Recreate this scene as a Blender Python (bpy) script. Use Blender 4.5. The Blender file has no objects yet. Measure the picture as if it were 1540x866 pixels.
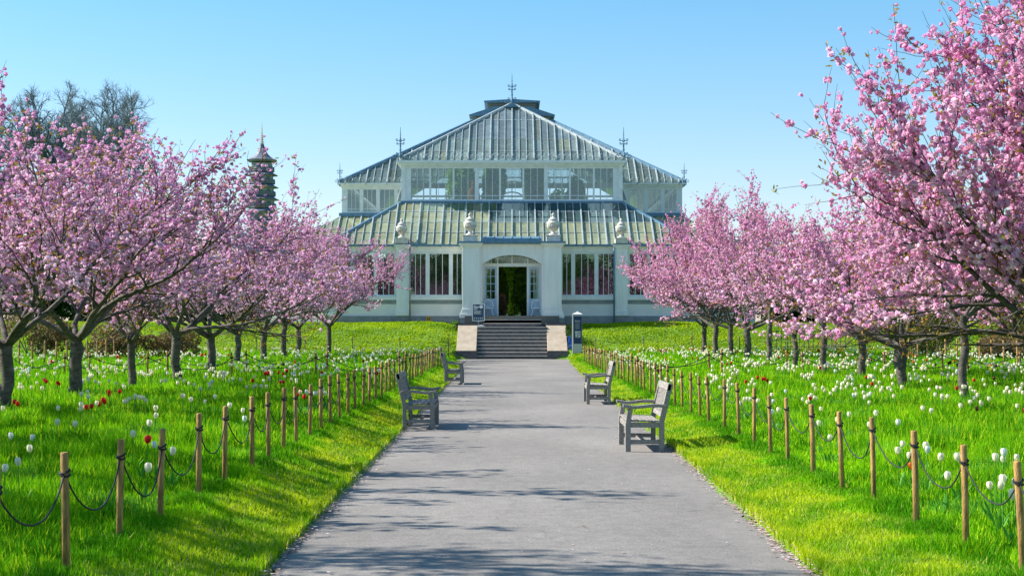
import bpy, math, random
import numpy as np
from mathutils import Vector, Matrix

# ------------------------------------------------------------------ camera, sky, sun, exposure
S = bpy.context.scene
COL = S.collection
F, CX, CY, EYE = 2300.0, 770.0, 490.0, 1.75          # focal length in photo pixels, horizon, eye height
def PX(px, Y): return (px - CX) * Y / F
def PZ(py, Y): return EYE + (CY - py) * Y / F

cd = bpy.data.cameras.new('camera'); cam = bpy.data.objects.new('camera', cd); COL.objects.link(cam)
cam.location = (0, 0, EYE); cam.rotation_euler = (math.radians(90), 0, 0)
cd.sensor_width = 36; cd.lens = 36 * F / 1540; cd.shift_y = 57 / 1540
cd.clip_start = 0.1; cd.clip_end = 6000
S.camera = cam

SUN_EL, SUN_AZ = 39.0, 9.0                             # from the left, slightly beyond the facade plane
sd = Vector((-math.cos(math.radians(SUN_EL)) * math.cos(math.radians(SUN_AZ)),
             math.cos(math.radians(SUN_EL)) * math.sin(math.radians(SUN_AZ)),
             math.sin(math.radians(SUN_EL))))
W = bpy.data.worlds.new('World'); S.world = W; W.use_nodes = True
nt = W.node_tree; bg = nt.nodes['Background']
sky = nt.nodes.new('ShaderNodeTexSky'); sky.sky_type = 'NISHITA'; sky.sun_disc = False
sky.sun_elevation = math.radians(SUN_EL); sky.sun_rotation = math.atan2(sd.x, sd.y)
sky.air_density = 1.0; sky.dust_density = 0.4; sky.ozone_density = 1.6; sky.altitude = 0
geo = nt.nodes.new('ShaderNodeTexCoord'); sx = nt.nodes.new('ShaderNodeSeparateXYZ'); nt.links.new(geo.outputs['Generated'], sx.inputs[0])
rp = nt.nodes.new('ShaderNodeValToRGB'); rp.color_ramp.elements[0].position = 0.04; rp.color_ramp.elements[1].position = 0.24
rp.color_ramp.elements[0].color = (0.90, 0.86, 0.96, 1); rp.color_ramp.elements[1].color = (0.50, 0.90, 1.0, 1)   # clear spring air: paler at the horizon
nt.links.new(sx.outputs['Z'], rp.inputs[0])
tint = nt.nodes.new('ShaderNodeMix'); tint.data_type = 'RGBA'; tint.blend_type = 'MULTIPLY'; tint.inputs[0].default_value = 1.0
nt.links.new(rp.outputs[0], tint.inputs[7])
nt.links.new(sky.outputs[0], tint.inputs[6]); nt.links.new(tint.outputs[2], bg.inputs[0])
bg.inputs[1].default_value = 0.096
ld = bpy.data.lights.new('sun', 'SUN'); ld.energy = 4.7; ld.angle = math.radians(0.53); ld.color = (1.0, 0.93, 0.82)
lo = bpy.data.objects.new('sun', ld); COL.objects.link(lo); lo.location = (-20, 10, 30)
lo.rotation_euler = sd.to_track_quat('Z', 'Y').to_euler()
S.view_settings.view_transform = 'Standard'; S.view_settings.look = 'None'
S.view_settings.gamma = 1; S.view_settings.exposure = 1.02; S.view_settings.use_curve_mapping = False
S.cycles.max_bounces = 8; S.cycles.transparent_max_bounces = 12; S.cycles.use_denoising = True

# ------------------------------------------------------------------ helpers
def tag(o, label=None, cat=None, group=None, kind=None):
    if label: o['label'] = label
    if cat: o['category'] = cat
    if group: o['group'] = group
    if kind: o['kind'] = kind
    return o
def empty(name, loc, label, cat, group=None, rz=0):
    o = bpy.data.objects.new(name, None); COL.objects.link(o); o.location = loc; o.rotation_euler = (0, 0, rz)
    o.empty_display_size = 0.2
    return tag(o, label, cat, group)
def link(o, parent=None):
    COL.objects.link(o)
    if parent: o.parent = parent
    return o
def copy_tree(o, parent=None):
    c = o.copy(); COL.objects.link(c); c.parent = parent
    for ch in list(o.children): copy_tree(ch, c)
    return c

class MB:
    def __init__(s): s.v = []; s.f = []; s.m = []; s.c = []; s.mats = []
    def mi(s, m):
        if m not in s.mats: s.mats.append(m)
        return s.mats.index(m)
    def add(s, vs, fs, m=None, col=None):
        b = len(s.v); s.v += [tuple(v) for v in vs]; s.f += [tuple(b + i for i in f) for f in fs]
        k = s.mi(m) if m else 0
        s.m += [k] * len(fs); s.c += [col or (1, 1, 1, 1)] * len(fs)
        return s
    def box(s, x0, x1, y0, y1, z0, z1, m=None, col=None):
        vs = [(x, y, z) for z in (z0, z1) for y in (y0, y1) for x in (x0, x1)]
        return s.add(vs, [(0, 2, 3, 1), (4, 5, 7, 6), (0, 1, 5, 4), (2, 6, 7, 3), (0, 4, 6, 2), (1, 3, 7, 5)], m, col)
    def bar(s, a, b, w, h, up=(0, 0, 1), m=None, col=None):          # box along a segment
        a = Vector(a); b = Vector(b); d = (b - a)
        if d.length < 1e-5: return s
        d.normalize(); u = Vector(up); r = d.cross(u)
        if r.length < 1e-4: r = d.cross(Vector((1, 0, 0)))
        r.normalize(); u = r.cross(d).normalized()
        vs = []
        for p in (a, b):
            for (i, j) in ((-1, -1), (1, -1), (1, 1), (-1, 1)): vs.append(p + r * (i * w / 2) + u * (j * h / 2))
        return s.add(vs, [(0, 1, 2, 3), (7, 6, 5, 4), (0, 4, 5, 1), (1, 5, 6, 2), (2, 6, 7, 3), (3, 7, 4, 0)], m, col)
    def tube(s, pts, rad, n=6, m=None, col=None, cap=True):
        pts = [Vector(p) for p in pts]; k = len(pts)
        if not hasattr(rad, '__len__'): rad = [rad] * k
        vs = []; ref = None
        for i, p in enumerate(pts):
            t = (pts[min(i + 1, k - 1)] - pts[max(i - 1, 0)]).normalized()
            if ref is None:
                ref = t.cross(Vector((0, 0, 1)))
                if ref.length < 1e-3: ref = t.cross(Vector((1, 0, 0)))
            r = (ref - t * ref.dot(t)).normalized(); ref = r; u = t.cross(r)
            for j in range(n):
                a = 2 * math.pi * j / n; vs.append(p + (r * math.cos(a) + u * math.sin(a)) * rad[i])
        fs = [(i * n + j, i * n + (j + 1) % n, (i + 1) * n + (j + 1) % n, (i + 1) * n + j) for i in range(k - 1) for j in range(n)]
        if cap: fs += [tuple(range(n))[::-1], tuple((k - 1) * n + j for j in range(n))]
        return s.add(vs, fs, m, col)
    def lathe(s, prof, c=(0, 0, 0), n=16, m=None, col=None, ph=0):
        vs = []; k = len(prof)
        for (r, z) in prof:
            for j in range(n):
                a = 2 * math.pi * j / n + ph; vs.append((c[0] + r * math.cos(a), c[1] + r * math.sin(a), c[2] + z))
        fs = [(i * n + j, i * n + (j + 1) % n, (i + 1) * n + (j + 1) % n, (i + 1) * n + j) for i in range(k - 1) for j in range(n)]
        fs += [tuple(range(n))[::-1], tuple((k - 1) * n + j for j in range(n))]
        return s.add(vs, fs, m, col)
    def prism(s, poly, axis, a, b, m=None, col=None):                # poly in the two other axes, extruded a..b
        n = len(poly); vs = []
        for t in (a, b):
            for (p, q) in poly: vs.append({'x': (t, p, q), 'y': (p, t, q), 'z': (p, q, t)}[axis])
        fs = [tuple(range(n)), tuple(range(2 * n - 1, n - 1, -1))] + [(i, i + n, (i + 1) % n + n, (i + 1) % n) for i in range(n)]
        return s.add(vs, fs, m, col)
    def build(s, name, mat=None, parent=None, smooth=False, bevel=0, recalc=True):
        me = bpy.data.meshes.new(name); me.from_pydata(s.v, [], s.f)
        for m in (s.mats or [mat]): me.materials.append(m)
        if s.mats: me.polygons.foreach_set('material_index', s.m)
        if any(c != (1, 1, 1, 1) for c in s.c):
            at = me.color_attributes.new('Col', 'FLOAT_COLOR', 'CORNER')
            cc = np.repeat(np.array(s.c, dtype=np.float32), [len(f) for f in s.f], axis=0)
            at.data.foreach_set('color', cc.ravel())
        if smooth: me.polygons.foreach_set('use_smooth', [True] * len(me.polygons))
        if recalc:
            import bmesh
            b = bmesh.new(); b.from_mesh(me); bmesh.ops.recalc_face_normals(b, faces=b.faces); b.to_mesh(me); b.free()
        me.update()
        o = link(bpy.data.objects.new(name, me), parent)
        if bevel:
            bv = o.modifiers.new('bevel', 'BEVEL'); bv.width = bevel; bv.segments = 2; bv.limit_method = 'ANGLE'
        return o

def np_mesh(name, V, Fa, mat, parent=None, col=None, smooth=False):
    V = np.asarray(V, np.float32); Fa = np.asarray(Fa, np.int32); k = Fa.shape[1]; n = len(Fa)
    me = bpy.data.meshes.new(name)
    me.vertices.add(len(V)); me.vertices.foreach_set('co', V.ravel())
    me.loops.add(n * k); me.loops.foreach_set('vertex_index', Fa.ravel())
    me.polygons.add(n); me.polygons.foreach_set('loop_start', np.arange(0, n * k, k, dtype=np.int32))
    if smooth: me.polygons.foreach_set('use_smooth', np.ones(n, bool))
    me.materials.append(mat)
    me.update(calc_edges=True)
    if col is not None:
        at = me.color_attributes.new('Col', 'FLOAT_COLOR', 'POINT')
        c4 = np.ones((len(V), 4), np.float32); c4[:, :3] = col
        at.data.foreach_set('color', c4.ravel())
    return link(bpy.data.objects.new(name, me), parent) if name else me

# ------------------------------------------------------------------ materials
def mat(name, color, rough=0.6, var=0.0, scale=8.0, bump=0.0, bscale=40.0, color2=None, metal=0.0, spec=0.5, stretch=None):
    m = bpy.data.materials.new(name); m.use_nodes = True; n = m.node_tree; p = n.nodes['Principled BSDF']
    p.inputs['Roughness'].default_value = rough; p.inputs['Metallic'].default_value = metal
    p.inputs['Specular IOR Level'].default_value = spec
    p.inputs['Base Color'].default_value = (*color, 1)
    tc = n.nodes.new('ShaderNodeTexCoord'); co = tc.outputs['Object']
    if stretch:
        mp = n.nodes.new('ShaderNodeMapping'); mp.inputs['Scale'].default_value = stretch
        n.links.new(co, mp.inputs[0]); co = mp.outputs[0]
    if var or color2:
        t = n.nodes.new('ShaderNodeTexNoise'); t.inputs['Scale'].default_value = scale; t.inputs['Detail'].default_value = 6
        t.inputs['Roughness'].default_value = 0.65
        n.links.new(co, t.inputs['Vector'])
        r = n.nodes.new('ShaderNodeValToRGB'); r.color_ramp.elements[0].position = 0.35; r.color_ramp.elements[1].position = 0.68
        c2 = color2 or tuple(min(1, c * (1 + var)) for c in color); c1 = color if color2 else tuple(c * (1 - var) for c in color)
        r.color_ramp.elements[0].color = (*c1, 1); r.color_ramp.elements[1].color = (*c2, 1)
        n.links.new(t.outputs['Fac'], r.inputs[0]); n.links.new(r.outputs[0], p.inputs['Base Color'])
    if bump:
        t2 = n.nodes.new('ShaderNodeTexNoise'); t2.inputs['Scale'].default_value = bscale; t2.inputs['Detail'].default_value = 5
        n.links.new(co, t2.inputs['Vector'])
        b = n.nodes.new('ShaderNodeBump'); b.inputs['Strength'].default_value = bump; b.inputs['Distance'].default_value = 0.02
        n.links.new(t2.outputs['Fac'], b.inputs['Height']); n.links.new(b.outputs[0], p.inputs['Normal'])
    return m
def leafmat(name, color=None, trans=0.35, rough=0.6, spec=0.2):
    """thin petals and leaves: colour from the mesh's own Col attribute, some light through them"""
    m = bpy.data.materials.new(name); m.use_nodes = True; n = m.node_tree; p = n.nodes['Principled BSDF']
    out = n.nodes['Material Output']; p.inputs['Roughness'].default_value = rough; p.inputs['Specular IOR Level'].default_value = spec
    tr = n.nodes.new('ShaderNodeBsdfTranslucent'); mx = n.nodes.new('ShaderNodeMixShader'); mx.inputs[0].default_value = trans
    if color is None:
        a = n.nodes.new('ShaderNodeAttribute'); a.attribute_name = 'Col'
        n.links.new(a.outputs['Color'], p.inputs['Base Color']); n.links.new(a.outputs['Color'], tr.inputs['Color'])
    else:
        p.inputs['Base Color'].default_value = (*color, 1); tr.inputs['Color'].default_value = (*color, 1)
    n.links.new(p.outputs[0], mx.inputs[1]); n.links.new(tr.outputs[0], mx.inputs[2]); n.links.new(mx.outputs[0], out.inputs[0])
    return m
def glassmat(name, tint=(0.8, 0.88, 0.88), refl_rough=0.04, opac=0.12):
    m = bpy.data.materials.new(name); m.use_nodes = True; n = m.node_tree; n.nodes.remove(n.nodes['Principled BSDF'])
    out = n.nodes['Material Output']
    t = n.nodes.new('ShaderNodeBsdfTransparent'); t.inputs[0].default_value = (*tint, 1)
    g = n.nodes.new('ShaderNodeBsdfGlossy'); g.inputs['Roughness'].default_value = refl_rough; g.inputs[0].default_value = (0.9, 0.95, 1, 1)
    d = n.nodes.new('ShaderNodeBsdfDiffuse'); d.inputs[0].default_value = (0.5, 0.55, 0.55, 1)
    m1 = n.nodes.new('ShaderNodeMixShader'); m1.inputs[0].default_value = opac
    fr = n.nodes.new('ShaderNodeFresnel'); fr.inputs[0].default_value = 1.75
    m2 = n.nodes.new('ShaderNodeMixShader')
    n.links.new(t.outputs[0], m1.inputs[1]); n.links.new(d.outputs[0], m1.inputs[2])
    n.links.new(fr.outputs[0], m2.inputs[0]); n.links.new(m1.outputs[0], m2.inputs[1]); n.links.new(g.outputs[0], m2.inputs[2])
    n.links.new(m2.outputs[0], out.inputs[0])
    return m
def washglass(name):
    """roof panes with whitewash: Col rgb = wash colour, alpha = how thick the wash is"""
    m = bpy.data.materials.new(name); m.use_nodes = True; n = m.node_tree; n.nodes.remove(n.nodes['Principled BSDF'])
    out = n.nodes['Material Output']; a = n.nodes.new('ShaderNodeAttribute'); a.attribute_name = 'Col'
    tc = n.nodes.new('ShaderNodeTexCoord'); no = n.nodes.new('ShaderNodeTexNoise'); no.inputs['Scale'].default_value = 1.7; no.inputs['Detail'].default_value = 8
    no.inputs['Roughness'].default_value = 0.7
    n.links.new(tc.outputs['Object'], no.inputs['Vector'])
    mr = n.nodes.new('ShaderNodeMapRange'); mr.inputs[1].default_value = 0.3; mr.inputs[2].default_value = 0.72; mr.inputs[3].default_value = 0.62; mr.inputs[4].default_value = 1.15
    n.links.new(no.outputs['Fac'], mr.inputs[0])
    mc = n.nodes.new('ShaderNodeVectorMath'); mc.operation = 'SCALE'
    n.links.new(a.outputs['Color'], mc.inputs[0]); n.links.new(mr.outputs[0], mc.inputs['Scale'])
    d = n.nodes.new('ShaderNodeBsdfDiffuse'); tl = n.nodes.new('ShaderNodeBsdfTranslucent')
    n.links.new(mc.outputs[0], d.inputs[0]); n.links.new(mc.outputs[0], tl.inputs[0])
    dm = n.nodes.new('ShaderNodeMixShader'); dm.inputs[0].default_value = 0.5
    n.links.new(d.outputs[0], dm.inputs[1]); n.links.new(tl.outputs[0], dm.inputs[2])
    t = n.nodes.new('ShaderNodeBsdfTransparent'); t.inputs[0].default_value = (0.8, 0.9, 0.88, 1)
    m1 = n.nodes.new('ShaderNodeMixShader'); n.links.new(a.outputs['Alpha'], m1.inputs[0])
    n.links.new(t.outputs[0], m1.inputs[1]); n.links.new(dm.outputs[0], m1.inputs[2])
    g = n.nodes.new('ShaderNodeBsdfGlossy'); g.inputs['Roughness'].default_value = 0.12
    fr = n.nodes.new('ShaderNodeFresnel'); fr.inputs[0].default_value = 1.5
    m2 = n.nodes.new('ShaderNodeMixShader'); n.links.new(fr.outputs[0], m2.inputs[0]); n.links.new(m1.outputs[0], m2.inputs[1]); n.links.new(g.outputs[0], m2.inputs[2])
    n.links.new(m2.outputs[0], out.inputs[0])
    return m

M = dict(
    soil=mat('meadow_ground', (0.07, 0.16, 0.008), 0.9, color2=(0.14, 0.27, 0.012), scale=1.2, bump=0.6, bscale=20),
    white=mat('white_paint', (0.79, 0.77, 0.73), 0.5, color2=(0.89, 0.87, 0.84), scale=2.4, stretch=(1.6, 1.6, .22), bump=0.15, bscale=60),
    cream=mat('cream_render', (0.82, 0.76, 0.70), 0.8, color2=(0.90, 0.84, 0.80), scale=1.1, bump=0.2, bscale=30),
    ironwhite=mat('white_ironwork', (0.68, 0.72, 0.72), 0.45, color2=(0.82, 0.84, 0.83), scale=3),
    bar=mat('roof_glazing_bar_paint', (0.26, 0.33, 0.37), 0.5, color2=(0.50, 0.55, 0.55), scale=5),
    lead=mat('blue_grey_lead', (0.07, 0.17, 0.27), 0.45, color2=(0.14, 0.27, 0.38), scale=4),
    stone=mat('grey_plinth_stone', (0.22, 0.24, 0.25), 0.85, color2=(0.34, 0.35, 0.34), scale=3, bump=0.5, bscale=25),
    sand=mat('sandstone', (0.34, 0.28, 0.21), 0.9, color2=(0.46, 0.39, 0.31), scale=2.5, bump=0.5, bscale=30),
    riser=mat('shaded_step_stone', (0.065, 0.070, 0.078), 0.85, color2=(0.13, 0.13, 0.135), scale=5, bump=0.4),  # shade on the upright faces is put into this stone colour
    tread=mat('sunlit_tread_stone', (0.40, 0.38, 0.35), 0.85, color2=(0.56, 0.53, 0.48), scale=6, bump=0.3),  # paler than the risers: sunlight on the treads is painted in
    urn=mat('weathered_urn_stone', (0.48, 0.45, 0.40), 0.85, color2=(0.72, 0.69, 0.63), scale=6, bump=0.4, bscale=30),
    louvre=mat('louvre_timber', (0.20, 0.19, 0.17), 0.8, color2=(0.32, 0.29, 0.24), scale=6),
    teak=mat('weathered_teak', (0.19, 0.175, 0.16), 0.8, color2=(0.42, 0.39, 0.36), scale=7, bump=0.6, bscale=60, stretch=(6, 1, 6)),
    post=mat('turned_pine_post', (0.22, 0.11, 0.035), 0.8, color2=(0.58, 0.34, 0.11), scale=9, bump=0.5, bscale=50, stretch=(4, 4, 0.6)),
    darkpost=mat('weathered_stake', (0.12, 0.09, 0.06), 0.85, color2=(0.25, 0.19, 0.12), scale=8, stretch=(4, 4, 0.6)),
    rope=mat('black_rope', (0.018, 0.019, 0.022), 0.8),
    bark=mat('cherry_bark', (0.040, 0.033, 0.028), 0.9, color2=(0.155, 0.135, 0.115), scale=5, bump=1.0, bscale=16, stretch=(1, 1, 1.9)),
    twigbark=mat('twig_bark', (0.045, 0.045, 0.05), 0.9, color2=(0.10, 0.09, 0.085), scale=3),
    bluebark=mat('distant_twig_bark', (0.13, 0.17, 0.19), 0.9),
    navy=mat('navy_board', (0.012, 0.035, 0.12), 0.5), slate=mat('slate_board', (0.03, 0.07, 0.13), 0.5),
    grey=mat('light_grey_metal', (0.5, 0.52, 0.52), 0.5, var=0.1), print=mat('white_print', (0.8, 0.82, 0.84), 0.6),
    yellow=mat('yellow_plate', (0.65, 0.34, 0.02), 0.6), black=mat('black_print', (0.01, 0.01, 0.01), 0.6),
    door=mat('pale_blue_door_paint', (0.46, 0.56, 0.68), 0.45, var=0.08, scale=3),
    gold=mat('gilded_finial', (0.62, 0.46, 0.20), 0.4, metal=0.5),
    slates=mat('pagoda_roof_slate', (0.10, 0.12, 0.17), 0.6, color2=(0.20, 0.20, 0.28), scale=0.8),
    brick=mat('grey_stock_brick', (0.30, 0.31, 0.33), 0.85, var=0.15, scale=1.5), greenpaint=mat('blue_green_paint', (0.07, 0.12, 0.17), 0.6),
    floor=mat('interior_floor', (0.16, 0.15, 0.13), 0.8), green_iron=mat('green_iron', (0.02, 0.09, 0.06), 0.5),
    glass=glassmat('window_glass', (0.82, 0.88, 0.87), 0.03, 0.01), hazyglass=glassmat('dusty_glass', (0.90, 0.95, 0.96), 0.08, 0.06),
    wash=washglass('whitewashed_glass'), blossom=leafmat('blossom_petals', trans=0.45), leaf=leafmat('young_leaves', trans=0.35, rough=0.5),
    grass=leafmat('grass_blades', trans=0.42, rough=0.6, spec=0.08), petal=leafmat('tulip_petals', trans=0.3, rough=0.5), litter=leafmat('fallen_petals_litter', trans=0.1),
)
def asphalt():
    m = mat('asphalt', (0.15, 0.148, 0.155), 0.9); n = m.node_tree; p = n.nodes['Principled BSDF']
    tc = n.nodes.new('ShaderNodeTexCoord')
    def noise(sc, det, st=None):
        t = n.nodes.new('ShaderNodeTexNoise'); t.inputs['Scale'].default_value = sc; t.inputs['Detail'].default_value = det
        src = tc.outputs['Object']
        if st:
            mp = n.nodes.new('ShaderNodeMapping'); mp.inputs['Scale'].default_value = st; n.links.new(src, mp.inputs[0]); src = mp.outputs[0]
        n.links.new(src, t.inputs['Vector']); return t
    big = noise(0.5, 5, (1, 0.5, 1)); fine = noise(55, 4); mid = noise(6, 6)
    r = n.nodes.new('ShaderNodeValToRGB'); e = r.color_ramp.elements
    e[0].position = 0.3; e[0].color = (0.172, 0.160, 0.150, 1); e[1].position = 0.7; e[1].color = (0.243, 0.226, 0.212, 1)
    n.links.new(big.outputs['Fac'], r.inputs[0])
    r2 = n.nodes.new('ShaderNodeMapRange'); r2.inputs[1].default_value = 0.3; r2.inputs[2].default_value = 0.7; r2.inputs[3].default_value = 0.70; r2.inputs[4].default_value = 1.28
    n.links.new(fine.outputs['Fac'], r2.inputs[0])
    r3 = n.nodes.new('ShaderNodeMapRange'); r3.inputs[1].default_value = 0.3; r3.inputs[2].default_value = 0.7; r3.inputs[3].default_value = 0.88; r3.inputs[4].default_value = 1.1
    n.links.new(mid.outputs['Fac'], r3.inputs[0])
    mm = n.nodes.new('ShaderNodeMath'); mm.operation = 'MULTIPLY'; n.links.new(r2.outputs[0], mm.inputs[0]); n.links.new(r3.outputs[0], mm.inputs[1])
    vs = n.nodes.new('ShaderNodeVectorMath'); vs.operation = 'SCALE'; n.links.new(r.outputs[0], vs.inputs[0]); n.links.new(mm.outputs[0], vs.inputs['Scale'])
    n.links.new(vs.outputs[0], p.inputs['Base Color'])
    # hairline cracks and a few repaired patches
    wv = noise(0.9, 4); wa = n.nodes.new('ShaderNodeVectorMath'); wa.operation = 'SCALE'; wa.inputs['Scale'].default_value = 0.9; n.links.new(wv.outputs['Color'], wa.inputs[0])
    ad = n.nodes.new('ShaderNodeVectorMath'); ad.operation = 'ADD'; n.links.new(tc.outputs['Object'], ad.inputs[0]); n.links.new(wa.outputs[0], ad.inputs[1])
    vo = n.nodes.new('ShaderNodeTexVoronoi'); vo.feature = 'DISTANCE_TO_EDGE'; vo.inputs['Scale'].default_value = 0.42; n.links.new(ad.outputs[0], vo.inputs['Vector'])
    ck = n.nodes.new('ShaderNodeMapRange'); ck.inputs[1].default_value = 0.0; ck.inputs[2].default_value = 0.008; ck.inputs[3].default_value = 0.84; ck.inputs[4].default_value = 1.0; n.links.new(vo.outputs['Distance'], ck.inputs[0])
    v2 = n.nodes.new('ShaderNodeTexVoronoi'); v2.inputs['Scale'].default_value = 0.23; n.links.new(ad.outputs[0], v2.inputs['Vector'])
    pk = n.nodes.new('ShaderNodeMapRange'); pk.inputs[3].default_value = 0.94; pk.inputs[4].default_value = 1.08; n.links.new(v2.outputs['Color'], pk.inputs[0])
    m3 = n.nodes.new('ShaderNodeMath'); m3.operation = 'MULTIPLY'; n.links.new(ck.outputs[0], m3.inputs[0]); n.links.new(pk.outputs[0], m3.inputs[1])
    v4 = n.nodes.new('ShaderNodeVectorMath'); v4.operation = 'SCALE'; n.links.new(vs.outputs[0], v4.inputs[0]); n.links.new(m3.outputs[0], v4.inputs['Scale']); n.links.new(v4.outputs[0], p.inputs['Base Color'])
    b = n.nodes.new('ShaderNodeBump'); b.inputs['Strength'].default_value = 0.5; b.inputs['Distance'].default_value = 0.004
    n.links.new(fine.outputs['Fac'], b.inputs['Height']); n.links.new(b.outputs[0], p.inputs['Normal'])
    return m
M['asphalt'] = asphalt()

# ------------------------------------------------------------------ ground
def ss(t): t = np.clip(t, 0, 1); return t * t * (3 - 2 * t)
LY = np.array([-40, 10, 26, 40, 57, 72, 78, 90.]); LX = np.array([-1.72, -1.74, -1.84, -1.90, -2.0, -2.4, -2.95, -2.95])
RY = np.array([-40, 10, 20, 34, 45, 52, 72, 78, 90.]); RX = np.array([2.08, 2.12, 2.26, 2.32, 2.42, 2.46, 2.75, 2.95, 2.95])
def XL(y): return np.interp(y, LY, LX)
def XR(y): return np.interp(y, RY, RX)
def H(x, y):
    x = np.asarray(x, float); y = np.asarray(y, float)
    dl = XL(y) - x; dr = x - XR(y)
    h = -0.05 + 0.09 * ss((dl + 0.08) / 0.1) + 0.20 * ss(dl / 0.95) * (dl > 0)
    h = h + 0.09 * ss((dr + 0.08) / 0.1) + 0.09 * ss(dr / 1.1) + 0.11 * ss((dr - 1.2) / 3)
    h = h + 0.02 * np.sin(x * 1.3 + y * 0.7) * ss(np.maximum(dl, dr) / 2) + 0.03 * np.sin(y * 0.31 + x * 0.2) * ss((np.maximum(dl, dr) - 2) / 3)
    bank = (1.92 - 0.25) * ss((y - 78.3) / 6.6 * (1 - 0.18 * 0)) * ss((np.abs(x) - np.where(y < 80.45, 2.9, 2.0)) / np.where(y < 80.45, 0.3, 0.75))
    ins = ss((y - 85.5) / 0.5) * ss((2.75 - np.abs(x)) / 0.75) * 1.6
    far = -0.7 * ss((y - 112) / 60)
    return h + bank + ins + far
def h1(x, y): return float(H(x, y))
xs = np.unique(np.concatenate([np.linspace(-3000, -60, 14), np.linspace(-60, -20, 21), np.linspace(-20, -4, 41), np.arange(-4, 4.5, 0.1), np.linspace(4.5, 20, 40), np.linspace(20, 60, 21), np.linspace(60, 3000, 14)]).round(3))
ys = np.unique(np.concatenate([np.linspace(-60, 0, 13), np.arange(0, 76, 0.6), np.arange(76, 90, 0.3), np.linspace(90, 200, 23), np.linspace(200, 4000, 14)]).round(3))
GX, GY = np.meshgrid(xs, ys); GZ = H(GX, GY)
nx, ny = len(xs), len(ys); idx = np.arange(nx * ny).reshape(ny, nx)
q = np.stack([idx[:-1, :-1], idx[:-1, 1:], idx[1:, 1:], idx[1:, :-1]], -1).reshape(-1, 4)
g = np_mesh('ground', np.stack([GX, GY, GZ], -1).reshape(-1, 3), q, M['soil'], smooth=True); tag(g, kind='structure')
# path, with a slightly ragged edge
rng = np.random.default_rng(5)
py_ = np.arange(-30, 80.5, 0.12); jag = lambda: np.convolve(rng.normal(0, 0.035, len(py_)), np.ones(3) / 2, 'same')
pl = XL(py_) + jag(); pr = XR(py_) + jag(); cols = 12
V = []
for k in range(cols + 1):
    t = k / cols; V.append(np.stack([pl * (1 - t) + pr * t, py_, 0.0 + 0.012 * np.sin(np.pi * t) * np.ones_like(py_)], -1))
V = np.stack(V, 1); n_ = len(py_); idx = np.arange(n_ * (cols + 1)).reshape(n_, cols + 1)
q = np.stack([idx[:-1, :-1], idx[:-1, 1:], idx[1:, 1:], idx[1:, :-1]], -1).reshape(-1, 4)
tag(np_mesh('path', V.reshape(-1, 3), q, M['asphalt'], smooth=True), kind='structure')

# ------------------------------------------------------------------ the glasshouse
GH = empty('glasshouse', (0, 86, 1.9), 'large white Victorian glasshouse with tiered glazed roofs at the end of the path', 'glasshouse')
GHI = Matrix.Translation(-Vector(GH.location))
def gpart(mb, name, m=None, parent=None, **k):
    o = mb.build(name, m, parent or GH, **k)
    if parent is None: o.matrix_parent_inverse = GHI
    return o
YW = 86.0; EH = 10.3; ZE = PZ(371, YW); ZB = 1.7
R_ = random.Random(3)
def window(x0, x1, z0, z1, y, groups, m=M['ironwhite'], glass=None, rows=(), thin=0.035, fw=0.1, axis='y', label=None):
    """framed window; groups = list of (u0,u1,n_panes); axis y: wall faces the camera, x: side wall"""
    f = MB(); p = MB()
    def B(b, a0, a1, d0, d1, c0, c1):
        if axis == 'y': b.box(a0, a1, y + d0, y + d1, c0, c1)
        else: b.box(y + d0, y + d1, a0, a1, c0, c1)
    B(f, x0, x1, -0.04, 0.08, z0, z0 + fw); B(f, x0, x1, -0.04, 0.08, z1 - fw, z1)
    edges = [x0] + [e for gp in groups for e in gp[:2]] + [x1]
    for a, b in zip(edges[0::2], edges[1::2]):
        if b - a > 0.01: B(f, a, b, -0.03, 0.07, z0 + fw, z1 - fw)
    for (a, b, n) in groups:
        for i in range(1, n):
            c = a + (b - a) * i / n; B(f, c - thin / 2, c + thin / 2, -0.01, 0.05, z0 + fw, z1 - fw)
        for r in rows: B(f, a, b, 0.0, 0.04, r - 0.02, r + 0.02)
        B(p, a, b, 0.018, 0.026, z0 + fw, z1 - fw)
    w = gpart(f, 'window', m)
    g_ = p.build('pane', glass or M['glass'], w)
    return w
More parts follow.
